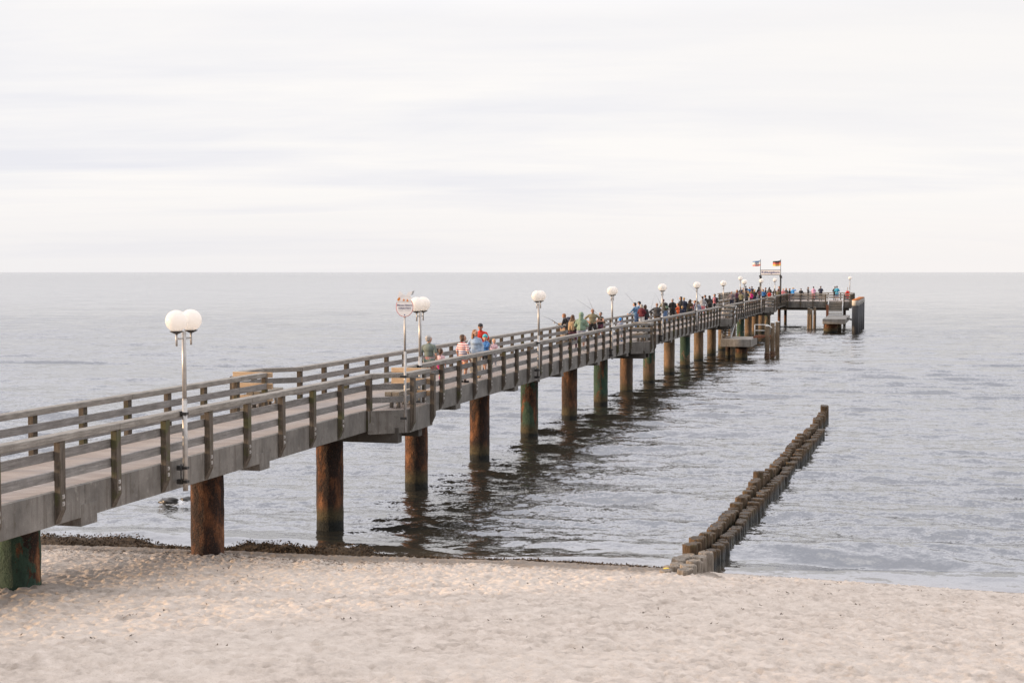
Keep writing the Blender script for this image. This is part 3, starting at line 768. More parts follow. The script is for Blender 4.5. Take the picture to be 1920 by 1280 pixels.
# ------------------------------------------------------------------ landing stages
def landing(label, s0, s1, t0, t1, z0, z1, pil, pr, st, extra):
    t = thing('landing_stage', label, 'landing stage', W(0,0,0), -TH, 'landing stages beside the pier')
    m_ = MB(); m_.box((t0,s0,z0),(t1,s1,z1)); m_.build('platform', M['plat'], t, .03)
    for (ps, pt, r_) in pil:
        m_ = MB(); m_.lathe([(r_,-1.6),(r_,.2),(r_*1.01,.6),(r_,z0-.002)], 24, (pt,ps,0)); o = m_.build('pillar', M['pile'], t); o.color = (.30,.5,1,1)
    a0, a1, sa, za, sb, zb = st                                   # stair between t a0..a1 from (sa,za) up to (sb,zb)
    n_ = 8; tr = MB()
    for i in range(n_):
        f = (i+.5)/n_; y = sa+(sb-sa)*f; z = za+(zb-za)*(i+1)/(n_+1); tr.box((a0+.032,y-.16,z-.05),(a1-.032,y+.16,z+.05))
    tr.build('stair_tread', M['post_pale'], t)
    for x in (a0, a1):
        m_ = MB(); m_.bar((x,sa,za+.0),(x,sb,zb-.05),.06,.26); m_.build('stair_stringer', M['greypaint'], t)
        m_ = MB(); m_.bar((x,sa,za+.95),(x,sb,zb+.9),.05,.05); m_.bar((x,sa,za+.5),(x,sb,zb+.45),.04,.04)
        for f in (0,.5,1): y = sa+(sb-sa)*f; z = za+(zb-za)*f; m_.bar((x,y,z),(x,y,z+.95),.05,.05)
        m_.build('stair_rail', M['greypaint'], t)
    return t
l1 = landing('concrete landing stage with wooden stairs below the third bay of the pier', 112.7, 117.6, 1.55, 3.98, 1.10, 1.72, [(114.3,3.05,.49),(116.6,1.72,.2)], .5, (1.46,2.18,114.4,1.72,118.4,3.28), None)
m_ = MB(); m_.bar((3.9,115.2,1.80),(5.1,115.6,1.80),.22,.14); m_.bar((3.9,117.0,1.80),(5.1,117.2,1.80),.22,.14); m_.build('gangway_beam', M['redrust'], l1)
m_ = MB()
for x in (4.0,4.0): pass
m_.tube((4.0,115.2,1.72),(4.0,115.2,2.78),.035); m_.tube((4.0,115.2,2.78),(5.0,115.3,2.78),.035); m_.tube((4.0,115.2,2.32),(5.0,115.3,2.32),.03); m_.tube((5.0,115.3,2.78),(5.5,113.6,2.62),.035)
m_.build('gangway_rail', M['white'], l1)
l2 = landing('concrete landing stage with open wooden stairs at the pier head', 166.0, 181.5, 6.8, 9.35, 1.08, 1.66, [(168.2,7.6,.78),(178,8.0,.5)], .8, (6.75,8.5,179.3,1.66,182.5,3.28), None)
m_ = MB(); m_.bar((6.72,179.2,1.2),(6.72,179.2,3.0),.3,.3); m_.build('rusty_post', M['redrust'], l2)
m_ = MB(); m_.bar((9.2,172,1.62),(10.3,171.5,1.3),.18,.2)
m_.build('gangway_beam', M['rail'], l2)

# timber dolphins
DG = 'timber dolphin posts'
for (s, t, h, lb) in [(115.3,5.0,2.66,'front timber dolphin post with white cap beside the lower landing stage'), (117.6,5.22,2.86,'middle timber dolphin post beside the lower landing stage'), (121.4,5.3,2.8,'rear timber dolphin post beside the lower landing stage'),
                      (180.6,4.4,2.50,'left thin timber post standing free under the pier head'), (179.0,4.78,2.42,'front thin timber post of the three under the pier head'), (181.2,5.1,2.58,'right thin timber post of the three under the pier head')]:
    d = thing('dolphin_post', lb, 'post', W(s,t,0), -TH, DG)
    m_ = MB(); m_.lathe([(.19,-1.6),(.185,0),(.18,h*.6),(.165,h)], 16); m_.build('shaft', M['dolphin'], d)
    m_ = MB(); m_.lathe([(.172,h-.02),(.172,h+.05),(.1,h+.07)], 16); m_.build('cap', M['white'] if s < 130 else M['post_pale'], d)
    if s < 119:
        m_ = MB()
        for z in (.12,.24,.36,.48): m_.lathe([(.20,z-.05),(.245,z-.03),(.245,z+.03),(.20,z+.05)], 18)
        m_.build('rope_wrap', M['rope'], d)
for k, (s, t) in enumerate(((164.2,10.52),(169.6,10.60),(175.2,10.66),(181,10.72))):
    d = thing('mooring_pile', ['front black mooring pile with a white top and orange rim beside the pier head', 'second black mooring pile, half hidden behind the front one', 'third black mooring pile in the row beside the pier head', 'rearmost black mooring pile in the row beside the pier head'][k], 'mooring pile', W(s,t,0), -TH, 'black mooring piles beside the pier head')
    m_ = MB(); m_.lathe([(.41,-1.6),(.41,3.24)], 26); m_.build('shaft', M['black'], d)
    m_ = MB(); m_.lathe([(.413,3.24),(.413,3.80),(.42,3.81)], 26); m_.build('white_band', M['white'], d)
    m_ = MB(); m_.lathe([(.38,3.811),(.395,3.90),(.30,3.95),(.12,3.93)], 26); m_.build('rim', M['orange'], d)

# ------------------------------------------------------------------ lamps
def make_lamp(label):
    t = thing('pier_lamp', label, 'lamp', (0,0,0), -TH, 'globe lamps along the pier')
    m_ = MB(); m_.tube((0,0,2.72),(0,0,4.5),.050,n=16); m_.tube((0,0,4.5),(0,0,4.52),.050,.043,n=16); m_.tube((0,0,4.52),(0,0,5.84),.043,n=16); m_.build('pole', M['steel'], t)
    m_ = MB(); m_.tube((0,-.29,5.70),(0,.29,5.70),.017,n=8)
    for y in (-.29,.29): m_.tube((0,y,5.56),(0,y,5.82),.021,n=10)
    m_.build('arm', M['steel'], t)
    for y in (-.29,.29):
        m_ = MB(); m_.lathe([(.022,0),(.10,.035),(.13,.05),(.13,.062)], 18, (0,y,5.79)); m_.build('globe_holder', M['darksteel'], t)
        m_ = MB(); m_.ell((0,y,6.045),.212,None,28,16); m_.build('globe', M['globe'], t)
    for z in (4.235,3.17,2.9):
        m_ = MB(); m_.box((-.16,-.06,z-.045),(-.045,.06,z+.045)); m_.box((-.06,-.056,z-.025),(.056,.056,z+.025)); m_.build('clamp', M['darksteel'], t)
    m_ = MB(); m_.tube((-.06,-.06,3.25),(-.03,-.12,3.05),.012); m_.tube((-.03,-.12,3.05),(-.05,-.05,2.86),.012); m_.build('cable', M['darksteel'], t)
    return t
LAMPS = [(24.98,'nearest twin globe lamp on a steel pole at the left of the picture'), (39.15,'twin globe lamp partly covered by the oval no-feeding sign'), (53.33,'twin globe lamp right of the blue-jacketed boy'),
  (68.05,'twin globe lamp right of the man with hands on hips'), (83.32,'twin globe lamp just right of the bald man in the dark jacket'), (98.3,'twin globe lamp left of the person in the pale grey hooded top'),
  (113.84,'twin globe lamp right of the pink-shirted man with a black backpack'), (129.88,'lower and larger of the two lamps close together before the crowd'), (146.42,'lamp below the left post of the name arch'), (163.15,'lamp below the middle of the name arch')]
l0 = None
for s, lb in LAMPS:
    p = W(s, 1.64, .08*min(1, s/120))
    if l0 is None: l0 = make_lamp(lb); l0.location = p
    else: dup(l0, p, -TH, lb)
dup(l0, W(157.5,-1.64,.28), -TH, 'lamp on the far left side of the pier, the smaller of two close together')
dup(l0, W(190.0,9.05,.2), -TH, 'single lamp at the right end of the pier head')

# ------------------------------------------------------------------ benches in the bays
def make_bench(label):
    t = thing('bench', label, 'bench', (0,0,0), -TH, 'benches in the pier bays')
    for x in (-.11,.11): m_ = MB(); m_.box((x-.10,-.75,.32),(x+.10,.75,.45)); m_.build('seat_beam', M['post_pale'], t, .008)
    for y in (-.5,.5):
        for x in (-.1,.1): m_ = MB(); m_.tube((x,y,0),(x,y,.318),.055,n=14); m_.build('leg', M['plat'], t)
    return t
b0 = None
for b, lb in list(zip(BAY_R, ('nearest bench, in the bay below the oval sign', 'bench in the right-hand bay beyond the hooded person', 'bench in the bay above the landing stage', 'bench in the last right-hand bay before the name arch'))) + list(zip(BAY_L, ('bench in the nearest left-hand bay', 'bench behind the left railing by the people with rucksacks', 'bench in the third left-hand bay', 'bench in the last left-hand bay'))):
    sg = 1 if b in BAY_R else -1; mid = (b[1]+b[2])/2 if sg > 0 else (b[0]+b[1])/2; p = W(mid-.05*sg, sg*1.82, DECK)
    if b0 is None: b0 = make_bench(lb); b0.location = p
    else: dup(b0, p, -TH, lb)

# ------------------------------------------------------------------ text
def text(body, size, name, mat, parent, loc, rot, width=None):
    cu = bpy.data.curves.new('lettering', 'FONT'); cu.body = body; cu.size = size; cu.align_x = 'CENTER'; cu.align_y = 'CENTER'; cu.extrude = .004; cu.offset = size*.012
    o = bpy.data.objects.new('lettering', cu); COL.objects.link(o)
    dg = bpy.context.evaluated_depsgraph_get(); me = bpy.data.meshes.new_from_object(o.evaluated_get(dg))
    bpy.data.objects.remove(o); bpy.data.curves.remove(cu); me.materials.clear(); me.materials.append(mat)
    t = link(me, name, parent); t.location = loc; t.rotation_euler = rot
    if width and me.vertices:
        xs = [v.co.x for v in me.vertices]; k = width/(max(xs)-min(xs)); t.scale = (k, min(k, 1.15), 1)
    return t
M['ink'] = plain('blue_lettering', (.05,.055,.22), .5, 0, .05)
M['inkgrey'] = plain('grey_lettering', (.16,.15,.25), .5, 0, .05)
M['signwhite'] = plain('sign_white', (.93,.91,.90), .45, 0, .03)
M['signred'] = plain('sign_red', (.62,.10,.10), .45, 0, .05)
M['signorange'] = plain('sign_orange', (.75,.27,.06), .45, 0, .1)

# no-feeding sign, an oval board with a gull cut-out on top
sg_ = thing('notice_sign', 'white oval notice with red rim and a gull cut-out on a steel pole', 'sign', W(35.6,2.43,0), R(-3))
m_ = MB(); m_.tube((0,0,2.75),(0,0,4.9),.034,n=12); m_.tube((0,0,4.9),(0,0,5.95),.030,n=12); m_.build('pole', M['steel'], sg_)
for z in (3.12,4.235): m_ = MB(); m_.box((-.13,-.045,z-.03),(.04,.045,z+.03)); m_.build('clamp', M['darksteel'], sg_)
def disc(rx, rz, y0, y1, cz, mat, name, cx=0, n=40):
    m_ = MB(); vs = [(cx+rx*math.cos(2*PI*i/n), y, cz+rz*math.sin(2*PI*i/n)) for y in (y0,y1) for i in range(n)]
    m_.add(vs, [tuple(range(n)), tuple(n+i for i in reversed(range(n)))] + [((i+1)%n,i,n+i,n+(i+1)%n) for i in range(n)]); return m_.build(name, mat, sg_)
BZ = 6.08
disc(.232,.265,-.042,-.030,BZ,M['signred'],'rim'); disc(.218,.251,-.048,-.0425,BZ,M['signwhite'],'board')
SR = (PI/2,0,0)
text('Möwen füttern', .07, 'lettering', M['inkgrey'], sg_, (0,-.050,BZ+.045), SR, .40)
text('VERBOTEN!', .07, 'lettering', M['inkgrey'], sg_, (0,-.050,BZ-.035), SR, .34)
m_ = MB(); m_.box((-.16,-.051,BZ-.094),(-.03,-.0485,BZ-.088)); m_.box((.0,-.051,BZ-.094),(.16,-.0485,BZ-.088)); m_.build('small_print', M['inkgrey'], sg_)
m_ = MB(); m_.box((-.014,-.051,BZ-.225),(.012,-.0485,BZ-.195)); m_.build('logo', M['ink'], sg_)
def flat(pts, y, mat, name):
    m_ = MB(); n = len(pts); vs = [(x,y,BZ+z) for x,z in pts] + [(x,y+.006,BZ+z) for x,z in pts]
    m_.add(vs, [tuple(range(n)), tuple(n+i for i in reversed(range(n)))] + [((i+1)%n,i,n+i,n+(i+1)%n) for i in range(n)]); return m_.build(name, mat, sg_)
flat([(-.21,.12),(-.10,.16),(.06,.14),(.17,.17),(.19,.25),(.14,.30),(.05,.29),(0,.33),(-.10,.30),(-.17,.24)], -.056, M['signwhite'], 'gull_body')
flat([(-.19,.24),(-.13,.26),(-.03,.33),(-.09,.40),(-.14,.41)], -.0625, M['signwhite'], 'gull_wing')
flat([(.04,.30),(.13,.27),(.20,.36),(.245,.41),(.10,.395)], -.0625, M['signwhite'], 'gull_wing')
for i in range(4):
    z = .315 + .028*i; x = .175 + .012*i
    flat([(x,z),(x+.055,z+.012),(x+.06,z+.026),(x+.012,z+.016)], -.069, M['darksteel'], 'wing_tip')
flat([(-.20,.19),(-.16,.24),(-.12,.25),(-.11,.20),(-.16,.16)], -.069, M['signorange'], 'gull_beak')
flat([(-.05,.17),(-.02,.215),(.01,.17),(-.02,.155)], -.069, M['signorange'], 'gull_foot'); flat([(.05,.16),(.075,.215),(.11,.15),(.07,.14)], -.069, M['signorange'], 'gull_foot')

# name arch with two masts, then its flags
ar = thing('name_arch', 'white town name board between two flag masts across the pier', 'sign', W(173,0,0), -TH)
for x in (-.9,1.5):
    m_ = MB(); m_.tube((x,0,DECK-.01),(x,0,6.5),.10,n=14); m_.tube((x,0,6.5),(x,0,8.55),.035,.028,n=10); m_.build('mast', M['darksteel'], ar)
    m_ = MB(); m_.box((x-.14,-.16,6.42),(x+.14,.10,6.60)); m_.box((x+.05,-.2,6.28),(x+.2,.02,6.42)); m_.build('floodlight', M['darksteel'], ar)
m_ = MB(); m_.tube((-.9,0,7.24),(1.5,0,7.24),.03); m_.tube((-.9,0,6.66),(1.5,0,6.66),.03); m_.build('frame', M['darksteel'], ar)
m_ = MB(); m_.box((-.84,-.012,6.69),(1.44,.012,7.21)); m_.build('board', M['signwhite'], ar)
text('Kühlungsborn', .42, 'lettering', M['ink'], ar, (.3,-.018,6.965), SR, 2.12)
def flag(label, x, cols, emblem):
    t = thing('flag', label, 'flag', W(173,x,0), -TH, 'flags on the name arch masts')
    nx, w, h, z1 = 14, .92, .66, 8.42; bands = len(cols); tot = sum(c[1] for c in cols); zt = 0
    def pt(u, v): return (-.03-w*u, .09*math.sin(u*7.5)*(.3+u), z1 - h*v - .16*u*(1-.45*v) - .03*math.sin(u*5))
    for mat, wt in cols:
        m_ = MB(); v0, v1 = zt/tot, (zt+wt)/tot; zt += wt
        vs = [pt(i/nx, v) for v in (v0,v1) for i in range(nx+1)]
        m_.add(vs, [(i,i+1,nx+2+i,nx+1+i) for i in range(nx)], 0, True); m_.build('stripe', mat, t)
    if emblem:
        for u0, u1 in ((.40,.52),(.60,.72)):
            m_ = MB(); vs = [pt(u, v) for u, v in ((u0,.40),(u1,.37),(u1+.03,.55),(u0+.02,.58))]
            m_.add([(x_, y_-.012, z_) for x_,y_,z_ in vs], [(0,1,2,3)]); m_.add([(x_, y_+.012, z_) for x_,y_,z_ in vs], [(3,2,1,0)]); m_.build('emblem', M['inkgrey'], t)
M['fblue'] = plain('flag_blue', (.20,.34,.58), .8); M['fred'] = plain('flag_red', (.72,.17,.13), .8); M['fblack'] = plain('flag_black', (.06,.05,.06), .8); M['fgold'] = plain('flag_gold', (.85,.52,.12), .8); M['fwhite'] = plain('flag_white', (.78,.77,.76), .8)
flag('blue, white and red flag with a dark emblem on the left mast', -.9, [(M['fblue'],1),(M['fwhite'],1.6),(M['fred'],1)], True)
flag('black, red and gold flag on the right mast', 1.5, [(M['fblack'],1),(M['fred'],1),(M['fgold'],1)], False)

# lifebuoy station at the end of the pier head
lb = thing('lifebuoy_station', 'red lifebuoy on a post at the right end of the pier head', 'lifebuoy', W(187.5,8.85,DECK), -TH)
m_ = MB(); m_.box((-.06,-.05,0),(.06,.05,1.75)); m_.build('post', M['greypaint'], lb)
m_ = MB(); m_.box((-.17,-.14,.35),(.17,-.055,1.3)); m_.build('case', M['red'], lb, .02)
m_ = MB(); vs = []; n, k = 24, 8
for i in range(n):
    a = 2*PI*i/n
    for j in range(k): b_ = 2*PI*j/k; rr = .25+.055*math.cos(b_); vs.append((rr*math.cos(a), -.2+.05*math.sin(b_), .9+rr*math.sin(a)))
m_.add(vs, [(i*k+j, ((i+1)%n)*k+j, ((i+1)%n)*k+(j+1)%k, i*k+(j+1)%k) for i in range(n) for j in range(k)], 0, True); m_.build('ring', M['red'], lb)

# ------------------------------------------------------------------ groyne
def gpost(rs, h, r):
    mb = MB(); n = 16; prof = []
    zs = [-1.0, 0, h*.6, h-.05, h-.012, h]; vs = []
    ph, tl = rs.uniform(0,6), rs.uniform(-.10,.10)
    for k, z in enumerate(zs):
        f = (1.03,1.02,1.0,.99,.95,.84)[k]
        for i in range(n):
            a = 2*PI*i/n; q = r*f*(1+.07*math.sin(2*a+ph)+.05*math.sin(5*a+ph*2)+rs.uniform(-.035,.035)); zz = z + (tl*q*math.cos(a+ph) + rs.uniform(-.012,.012) if k >= 3 else 0)
            vs.append((q*math.cos(a), q*math.sin(a), zz))
    mb.add(vs, [(k*n+i, k*n+(i+1)%n, (k+1)*n+(i+1)%n, (k+1)*n+i) for k in range(len(zs)-1) for i in range(n)], 0, True)
    c = len(mb.v); mb.add([(0,0,h-.012+rs.uniform(-.02,.01))], []); b_ = (len(zs)-1)*n
    for i in range(n): mb.f.append([b_+i, b_+(i+1)%n, c]); mb.m.append(1); mb.sm.append(False)
    return mb
rs = random.Random(21); PROTO = {}
def groyne():
    gd = Vector((.316,1,0)).normalized(); gn = Vector((gd.y,-gd.x,0))
    start = Vector((3.30,30.35,0)); total = 37.4
    protos = []
    for kind, mats in (('wet',[M['gwood'],M['gtop']]),('dry',[M['gdry'],M['gdry']])):
        protos.append([gpost(rs, 1.0, 1.0*rs.uniform(.95,1.05)) for _ in range(0)])
    s = 0.; k = 0
    for row in (0,1):
        s = 0. if row == 0 else -.15
        while s < (total if row == 0 else 31.5):
            r = rs.uniform(.128,.178); base = start + gd*s + gn*(row*.40 + rs.uniform(-.03,.03))
            wob = .06*math.sin(s*.55+row)+.03*math.sin(s*1.9+2*row)
            h = (.47 if row == 0 else .36) + wob + rs.uniform(-.05,.06)
            if s > 33: h += .05
            lab = 'brown timber post in the left row of the groyne' if row == 0 else 'dark timber post in the right row of the groyne'
            mats = [M['gwood'], M['gtop']]
            if s < 3.2:
                h = .60 - .06*s + rs.uniform(-.04,.05) + (.06 if row else 0); mats = [M['gdry'], M['gdry']]; lab = 'pale dry groyne post half buried at the beach end, left row' if row == 0 else 'pale dry groyne post half buried at the beach end, right row'
            if row == 0 and abs(s-14.9) < .17: h = .74; lab = 'groyne post standing up taller than its neighbours halfway along'
            if s > total-.45: h = .82; r = .175; lab = 'tall square-topped post at the seaward tip of the groyne'
            mb = gpost(rs, h, r)
            o = mb.build('groyne_post', mats, None, 0, base, rs.uniform(0,6)); o.rotation_euler.x = rs.uniform(-.05,.05); o.rotation_euler.y = rs.uniform(-.05,.05)
            if row == 0 and k == 1:
                lab = 'groyne post with a yellow paint mark on its top at the beach end'
                ym = MB(); ym.ell((0,0,h+.004),(.07,.055,.012)); ym.build('paint_mark', M['yellowp'], o)
            tag(o, lab, 'groyne post', 'posts of the timber groyne'); k += 1
            s += r*1.92 + rs.uniform(.0,.04)
M['yellowp'] = plain('yellow_paint', (.75,.55,.03), .6)
groyne()

# ------------------------------------------------------------------ people
def remesh(mb, voxel, smooth=5, name='body'):
    """union of overlapping closed shapes -> one continuous smooth surface"""
    me = mb.mesh('tmp', []); o = bpy.data.objects.new('tmp', me); COL.objects.link(o)
    m = o.modifiers.new('r', 'REMESH'); m.mode = 'VOXEL'; m.voxel_size = voxel; m.use_smooth_shade = True
    s = o.modifiers.new('s', 'SMOOTH'); s.factor = .5; s.iterations = smooth
    dg = bpy.context.evaluated_depsgraph_get(); out = bpy.data.meshes.new_from_object(o.evaluated_get(dg))
    bpy.data.objects.remove(o); bpy.data.meshes.remove(me)
    out.name = name; out.materials.clear(); return out
def append(me, mb, mats):
    """join a few loose small shapes (fingers, eyes) onto a finished mesh"""
    bm = bmesh.new(); bm.from_mesh(me)
    tmp = mb.mesh('tmp2', []); bm2 = bmesh.new(); bm2.from_mesh(tmp)
    idx = [f.material_index for f in bm2.faces]
    tmp.polygons.foreach_set('material_index', mb.m); bm.from_mesh(tmp); bm2.free(); bm.to_mesh(me); bm.free(); bpy.data.meshes.remove(tmp)
    return me
V = Vector
def skeleton(pose, legs, fem, child, lean, turn):
    J = {}
    sh = .165 if fem else .19
    hipz = .90
    def up(p):
        p = V(p); q = p - V((0,0,hipz)); c, s_ = math.cos(-lean), math.sin(-lean)
        return V((q.x, q.y*c - q.z*s_, q.y*s_ + q.z*c)) + V((0,0,hipz))
    J['up'] = up
    for sg in (-1,1):
        if isinstance(pose, tuple): ps = pose[0 if sg < 0 else 1]
        else: ps = pose
        S = (sg*(sh-.02), -.005, 1.385)
        E_, Wr, Fd = {
          'down': ((sg*(sh+.055),-.03,1.14),(sg*(sh+.06),.05,.89),(0,.25,-1)),
          'swing': ((sg*(sh+.05),.05*sg,1.14),(sg*(sh+.05),.17*sg,.92),(0,.3*sg,-1)),
          'hips': ((sg*(sh+.20),-.10,1.19),(sg*.185,.06,1.03),(-sg*.6,.5,-.5)),
          'rail': ((sg*(sh+.05),.16,1.20),(sg*(sh-.05),.40,1.10),(-sg*.1,1,-.25)),
          'front': ((sg*(sh+.07),.02,1.14),(sg*.09,.25,1.14),(-sg*.7,.7,.1)),
          'phone': ((sg*(sh+.10),.20,1.33),(sg*.11,.22,1.56),(-sg*.5,.1,.8)),
          'back': ((sg*(sh+.09),-.09,1.14),(sg*.07,-.16,.98),(-sg*.9,-.1,-.2)),
          'out': ((sg*(sh+.12),.02,1.15),(sg*(sh+.17),.10,.93),(0,.3,-1)),
          'reach': ((sg*(sh+.04),.20,1.24),(sg*(sh),.44,1.20),(0,1,.1)),
        }[ps]
        J['S',sg], J['E',sg], J['W',sg] = up(S), up(E_), up(Wr); J['F',sg] = V(Fd).normalized()
        hx = .095
        if legs == 'walk': a = .20*sg; K = (sg*hx, a*.55+.05, .49); A = (sg*hx, a*1.05-.03, .09)
        elif legs == 'stride': a = -.16*sg; K = (sg*hx, a*.5+.04, .49); A = (sg*hx, a, .085)
        elif legs == 'wide': K = (sg*.15, .02, .48); A = (sg*.21, -.02, .085)
        else: K = (sg*(hx+.005), .015, .48); A = (sg*(hx+.01), -.03, .085)
        J['H',sg], J['K',sg], J['A',sg] = V((sg*hx*.95,0,.90)), V(K), V(A)
    J['turn'] = turn
    return J
CACHE = {}
def person_meshes(pose, legs, fem, child, lean, turn, sleeve, bkind, hair, hood, vox):
    key = (pose, legs, fem, child, lean, turn, sleeve, bkind, hair, hood, vox)
    if key in CACHE: return CACHE[key]
    J = skeleton(pose, legs, fem, child, lean, turn); up = J['up']; hs = 1.30 if child else 1.0
    HC = up((0,.015,1.49 + .135*hs)); NB = up((0,-.005,1.44))
    rot = Euler((-lean*.5, 0, turn)); rm = rot.to_matrix()
    def hd(x, y, z): return HC + rm @ V((x*hs, y*hs, z*hs))
    b = MB()
    wd = 1.06 if fem else 1.
    b.ell(up((0,0,.95)), (.150*wd,.105,.12)); b.ell(up((0,.005,1.10)), (.128,.092,.15)); b.ell(up((0,.0,1.29)), (.155 if fem else .172,.108,.16))
    b.cap(NB, HC, .052, .05)
    for sg in (-1,1): b.cap(up((sg*.03,-.005,1.425)), J['S',sg], .052, .050)
    if fem: b.ell(up((0,.075,1.27)), (.12,.06,.065))
    b.ell(hd(0,0,.012), (.076*hs,.097*hs,.108*hs), rot); b.ell(hd(0,.025,-.058), (.056*hs,.064*hs,.062*hs), rot); b.cap(hd(0,.085,.005), hd(0,.108,-.030), .012*hs, .017*hs, 8)
    for sg in (-1,1):
        b.ell(hd(sg*.080,-.005,-.012), (.014*hs,.024*hs,.034*hs), rot, 8, 6)
        b.cap(J['S',sg], J['E',sg], .050, .040); b.cap(J['E',sg], J['W',sg], .040, .027)
        F = J['F',sg]; b.cap(J['W',sg], J['W',sg]+F*.075, .030, .034)
        b.cap(J['H',sg], J['K',sg], .088, .056); b.cap(J['K',sg], J['A',sg], .055, .037); b.ell(J['K',sg].lerp(J['A',sg],.3)+V((0,-.018,0)), (.05,.052,.11))
        b.cap(J['A',sg]+V((0,-.03,-.045)), J['A',sg]+V((0,.13,-.052)), .036, .03)
    body = remesh(b, vox, 4, 'person_body')
    x = MB()
    for sg in (-1,1):                                             # five separate fingers on each hand
        F = J['F',sg]; P = J['W',sg]+F*.085; side = F.cross(V((sg*1.,0,.2))); side = side.normalized() if side.length > .05 else V((0,1,0)); pn = side.cross(F).normalized()
        for i, (o_, l) in enumerate(((-.027,.062),(-.009,.072),(.009,.068),(.026,.052))):
            k0 = P + side*o_; k1 = k0 + F*(l*.6) + pn*(.008*sg); x.cap(k0, k1, .0095, .0085, 6); x.cap(k1, k1 + (F*.8+pn*(.5*sg))*(l*.5), .0085, .007, 6)
        q = J['W',sg]+F*.03 - side*.03; x.cap(q, q - side*.03 + F*.035, .011, .010, 6); x.cap(q - side*.03 + F*.035, q - side*.033 + F*.065, .010, .008, 6)
    for sg in (-1,1): x.ell(hd(sg*.031,.089,.014), (.014*hs,.007*hs,.008*hs), rot, 8, 6, 1)
    x.ell(hd(0,.086,-.066), (.022*hs,.006*hs,.007*hs), rot, 8, 6, 2)
    for sg in (-1,1): x.cap(hd(sg*.016,.091,.036), hd(sg*.048,.082,.037), .005*hs, .004*hs, 6, 1)
    append(body, x, None)
    for m in ('skin','eye','lip'): body.materials.append(M[m])
    # top
    t = MB(); g = .018
    hem = {'jacket':.86,'shirt':.90,'long':.76,'crop':.93}.get(hood if hood in ('jacket','shirt','long','crop') else 'shirt', .90)
    t.ell(up((0,.0,1.29)), ((.155 if fem else .172)+g+.006,.108+g+.008,.17)); t.ell(up((0,.005,1.12)), (.140+g,.104+g,.19)); 
    t.cap(up((-.075*wd,0,hem+.13)), up((.075*wd,0,hem+.13)), .105+g, None, 14); t.cap(up((-.065*wd,0,hem+.08)), up((.065*wd,0,hem+.08)), .104+g, None, 14)
    for sg in (-1,1): t.cap(up((sg*.03,-.005,1.415)), J['S',sg], .066, .060)
    if fem: t.ell(up((0,.085,1.27)), (.135,.07,.078))
    t.cap(up((0,-.005,1.42)), up((0,0,1.47)), .072, .062)
    for sg in (-1,1):
        S, E_, W_ = J['S',sg], J['E',sg], J['W',sg]
        if sleeve == 'none': t.cap(S, S.lerp(E_,.12), .058, .056)
        elif sleeve == 'short': t.cap(S, S.lerp(E_,.78), .060, .064)
        else: t.cap(S, E_, .061, .055); t.cap(E_, E_.lerp(W_,.92), .056, .043)
    if hood == 'hoodup':
        t.ell(hd(0,-.02,.02), (.105*hs,.118*hs,.135*hs), rot); t.cap(hd(0,-.03,-.08), up((0,-.03,1.43)), .10, .10); t.cap(up((0,-.13,1.0)), up((0,-.09,1.3)), .06)
    elif hood == 'hood': t.ell(up((0,-.10,1.44)), (.10,.065,.075))
    top = remesh(t, vox, 3, 'top')
    # bottom
    q = MB()
    q.ell(up((0,0,.96)), (.158*wd,.116,.11)); q.cap(V((-.07*wd,0,.90)), V((.07*wd,0,.90)), .108, None, 12)
    for sg in (-1,1):
        Hh, K, A = J['H',sg], J['K',sg], J['A',sg]
        if bkind == 'trousers': q.cap(Hh, K, .102, .070); q.cap(K, A+V((0,0,.0)), .070, .056)
        elif bkind == 'leggings': q.cap(Hh, K, .095, .062); q.cap(K, A, .061, .042); 
        elif bkind == 'wide': q.cap(Hh, K, .108, .092); q.cap(K, A, .092, .088)
        elif bkind == 'shorts': q.cap(Hh, Hh.lerp(K,.86), .106, .084)
        elif bkind == 'skirt': q.cap(Hh, Hh.lerp(K,.55), .115, .14)
    bot = remesh(q, vox, 3, 'bottom')
    # shoes
    sh = []
    for sg in (-1,1):
        z = MB(); A = J['A',sg]; z.cap(V((A.x,A.y-.035,.044)), V((A.x+sg*.012,A.y+.155,.038)), .044, .038); z.cap(V((A.x,A.y-.02,.05)), V((A.x,A.y-.015,.085)), .046, .046); z.box((A.x-.04,A.y-.06,.001),(A.x+.04,A.y+.16,.02))
        sh.append(remesh(z, max(vox*.8,.014), 2, 'shoe'))
    # hair or headgear
    h = MB()
    if hair in ('short','bald','long','bun','bob','pony','cap','beanie'):
        if hair == 'bald': h.ell(hd(0,-.022,.012), (.079*hs,.084*hs,.098*hs), rot)
        elif hair == 'cap': h.ell(hd(0,-.004,.050), (.086*hs,.106*hs,.085*hs), rot); h.ell(hd(0,.10,.055), (.068*hs,.075*hs,.012*hs), rot); h.ell(hd(0,-.045,.0), (.074*hs,.068*hs,.075*hs), rot)
        elif hair == 'beanie': h.ell(hd(0,-.012,.045), (.088*hs,.106*hs,.098*hs), rot); h.ell(hd(0,-.015,.03), (.093*hs,.108*hs,.035*hs), rot)
        else: h.ell(hd(0,-.030,.044), (.086*hs,.098*hs,.094*hs), rot); h.ell(hd(0,-.048,-.01), (.080*hs,.072*hs,.085*hs), rot)
        if hair == 'long':
            for sx in (-.05,0,.05): h.cap(hd(sx,-.055,-.02), hd(sx*1.35,-.085,-.24), .055*hs, .042*hs)
            for sx in (-1,1): h.cap(hd(sx*.072,-.04,0), hd(sx*.085,-.03,-.20), .030*hs, .026*hs)
        if hair == 'bob':
            for sx in (-.055,0,.055): h.cap(hd(sx,-.045,-.02), hd(sx*1.2,-.055,-.10), .052*hs, .05*hs)
            for sx in (-1,1): h.cap(hd(sx*.075,-.01,.02), hd(sx*.078,0,-.075), .03*hs, .03*hs)
        if hair == 'bun': h.ell(hd(0,-.085,.085), .052*hs)
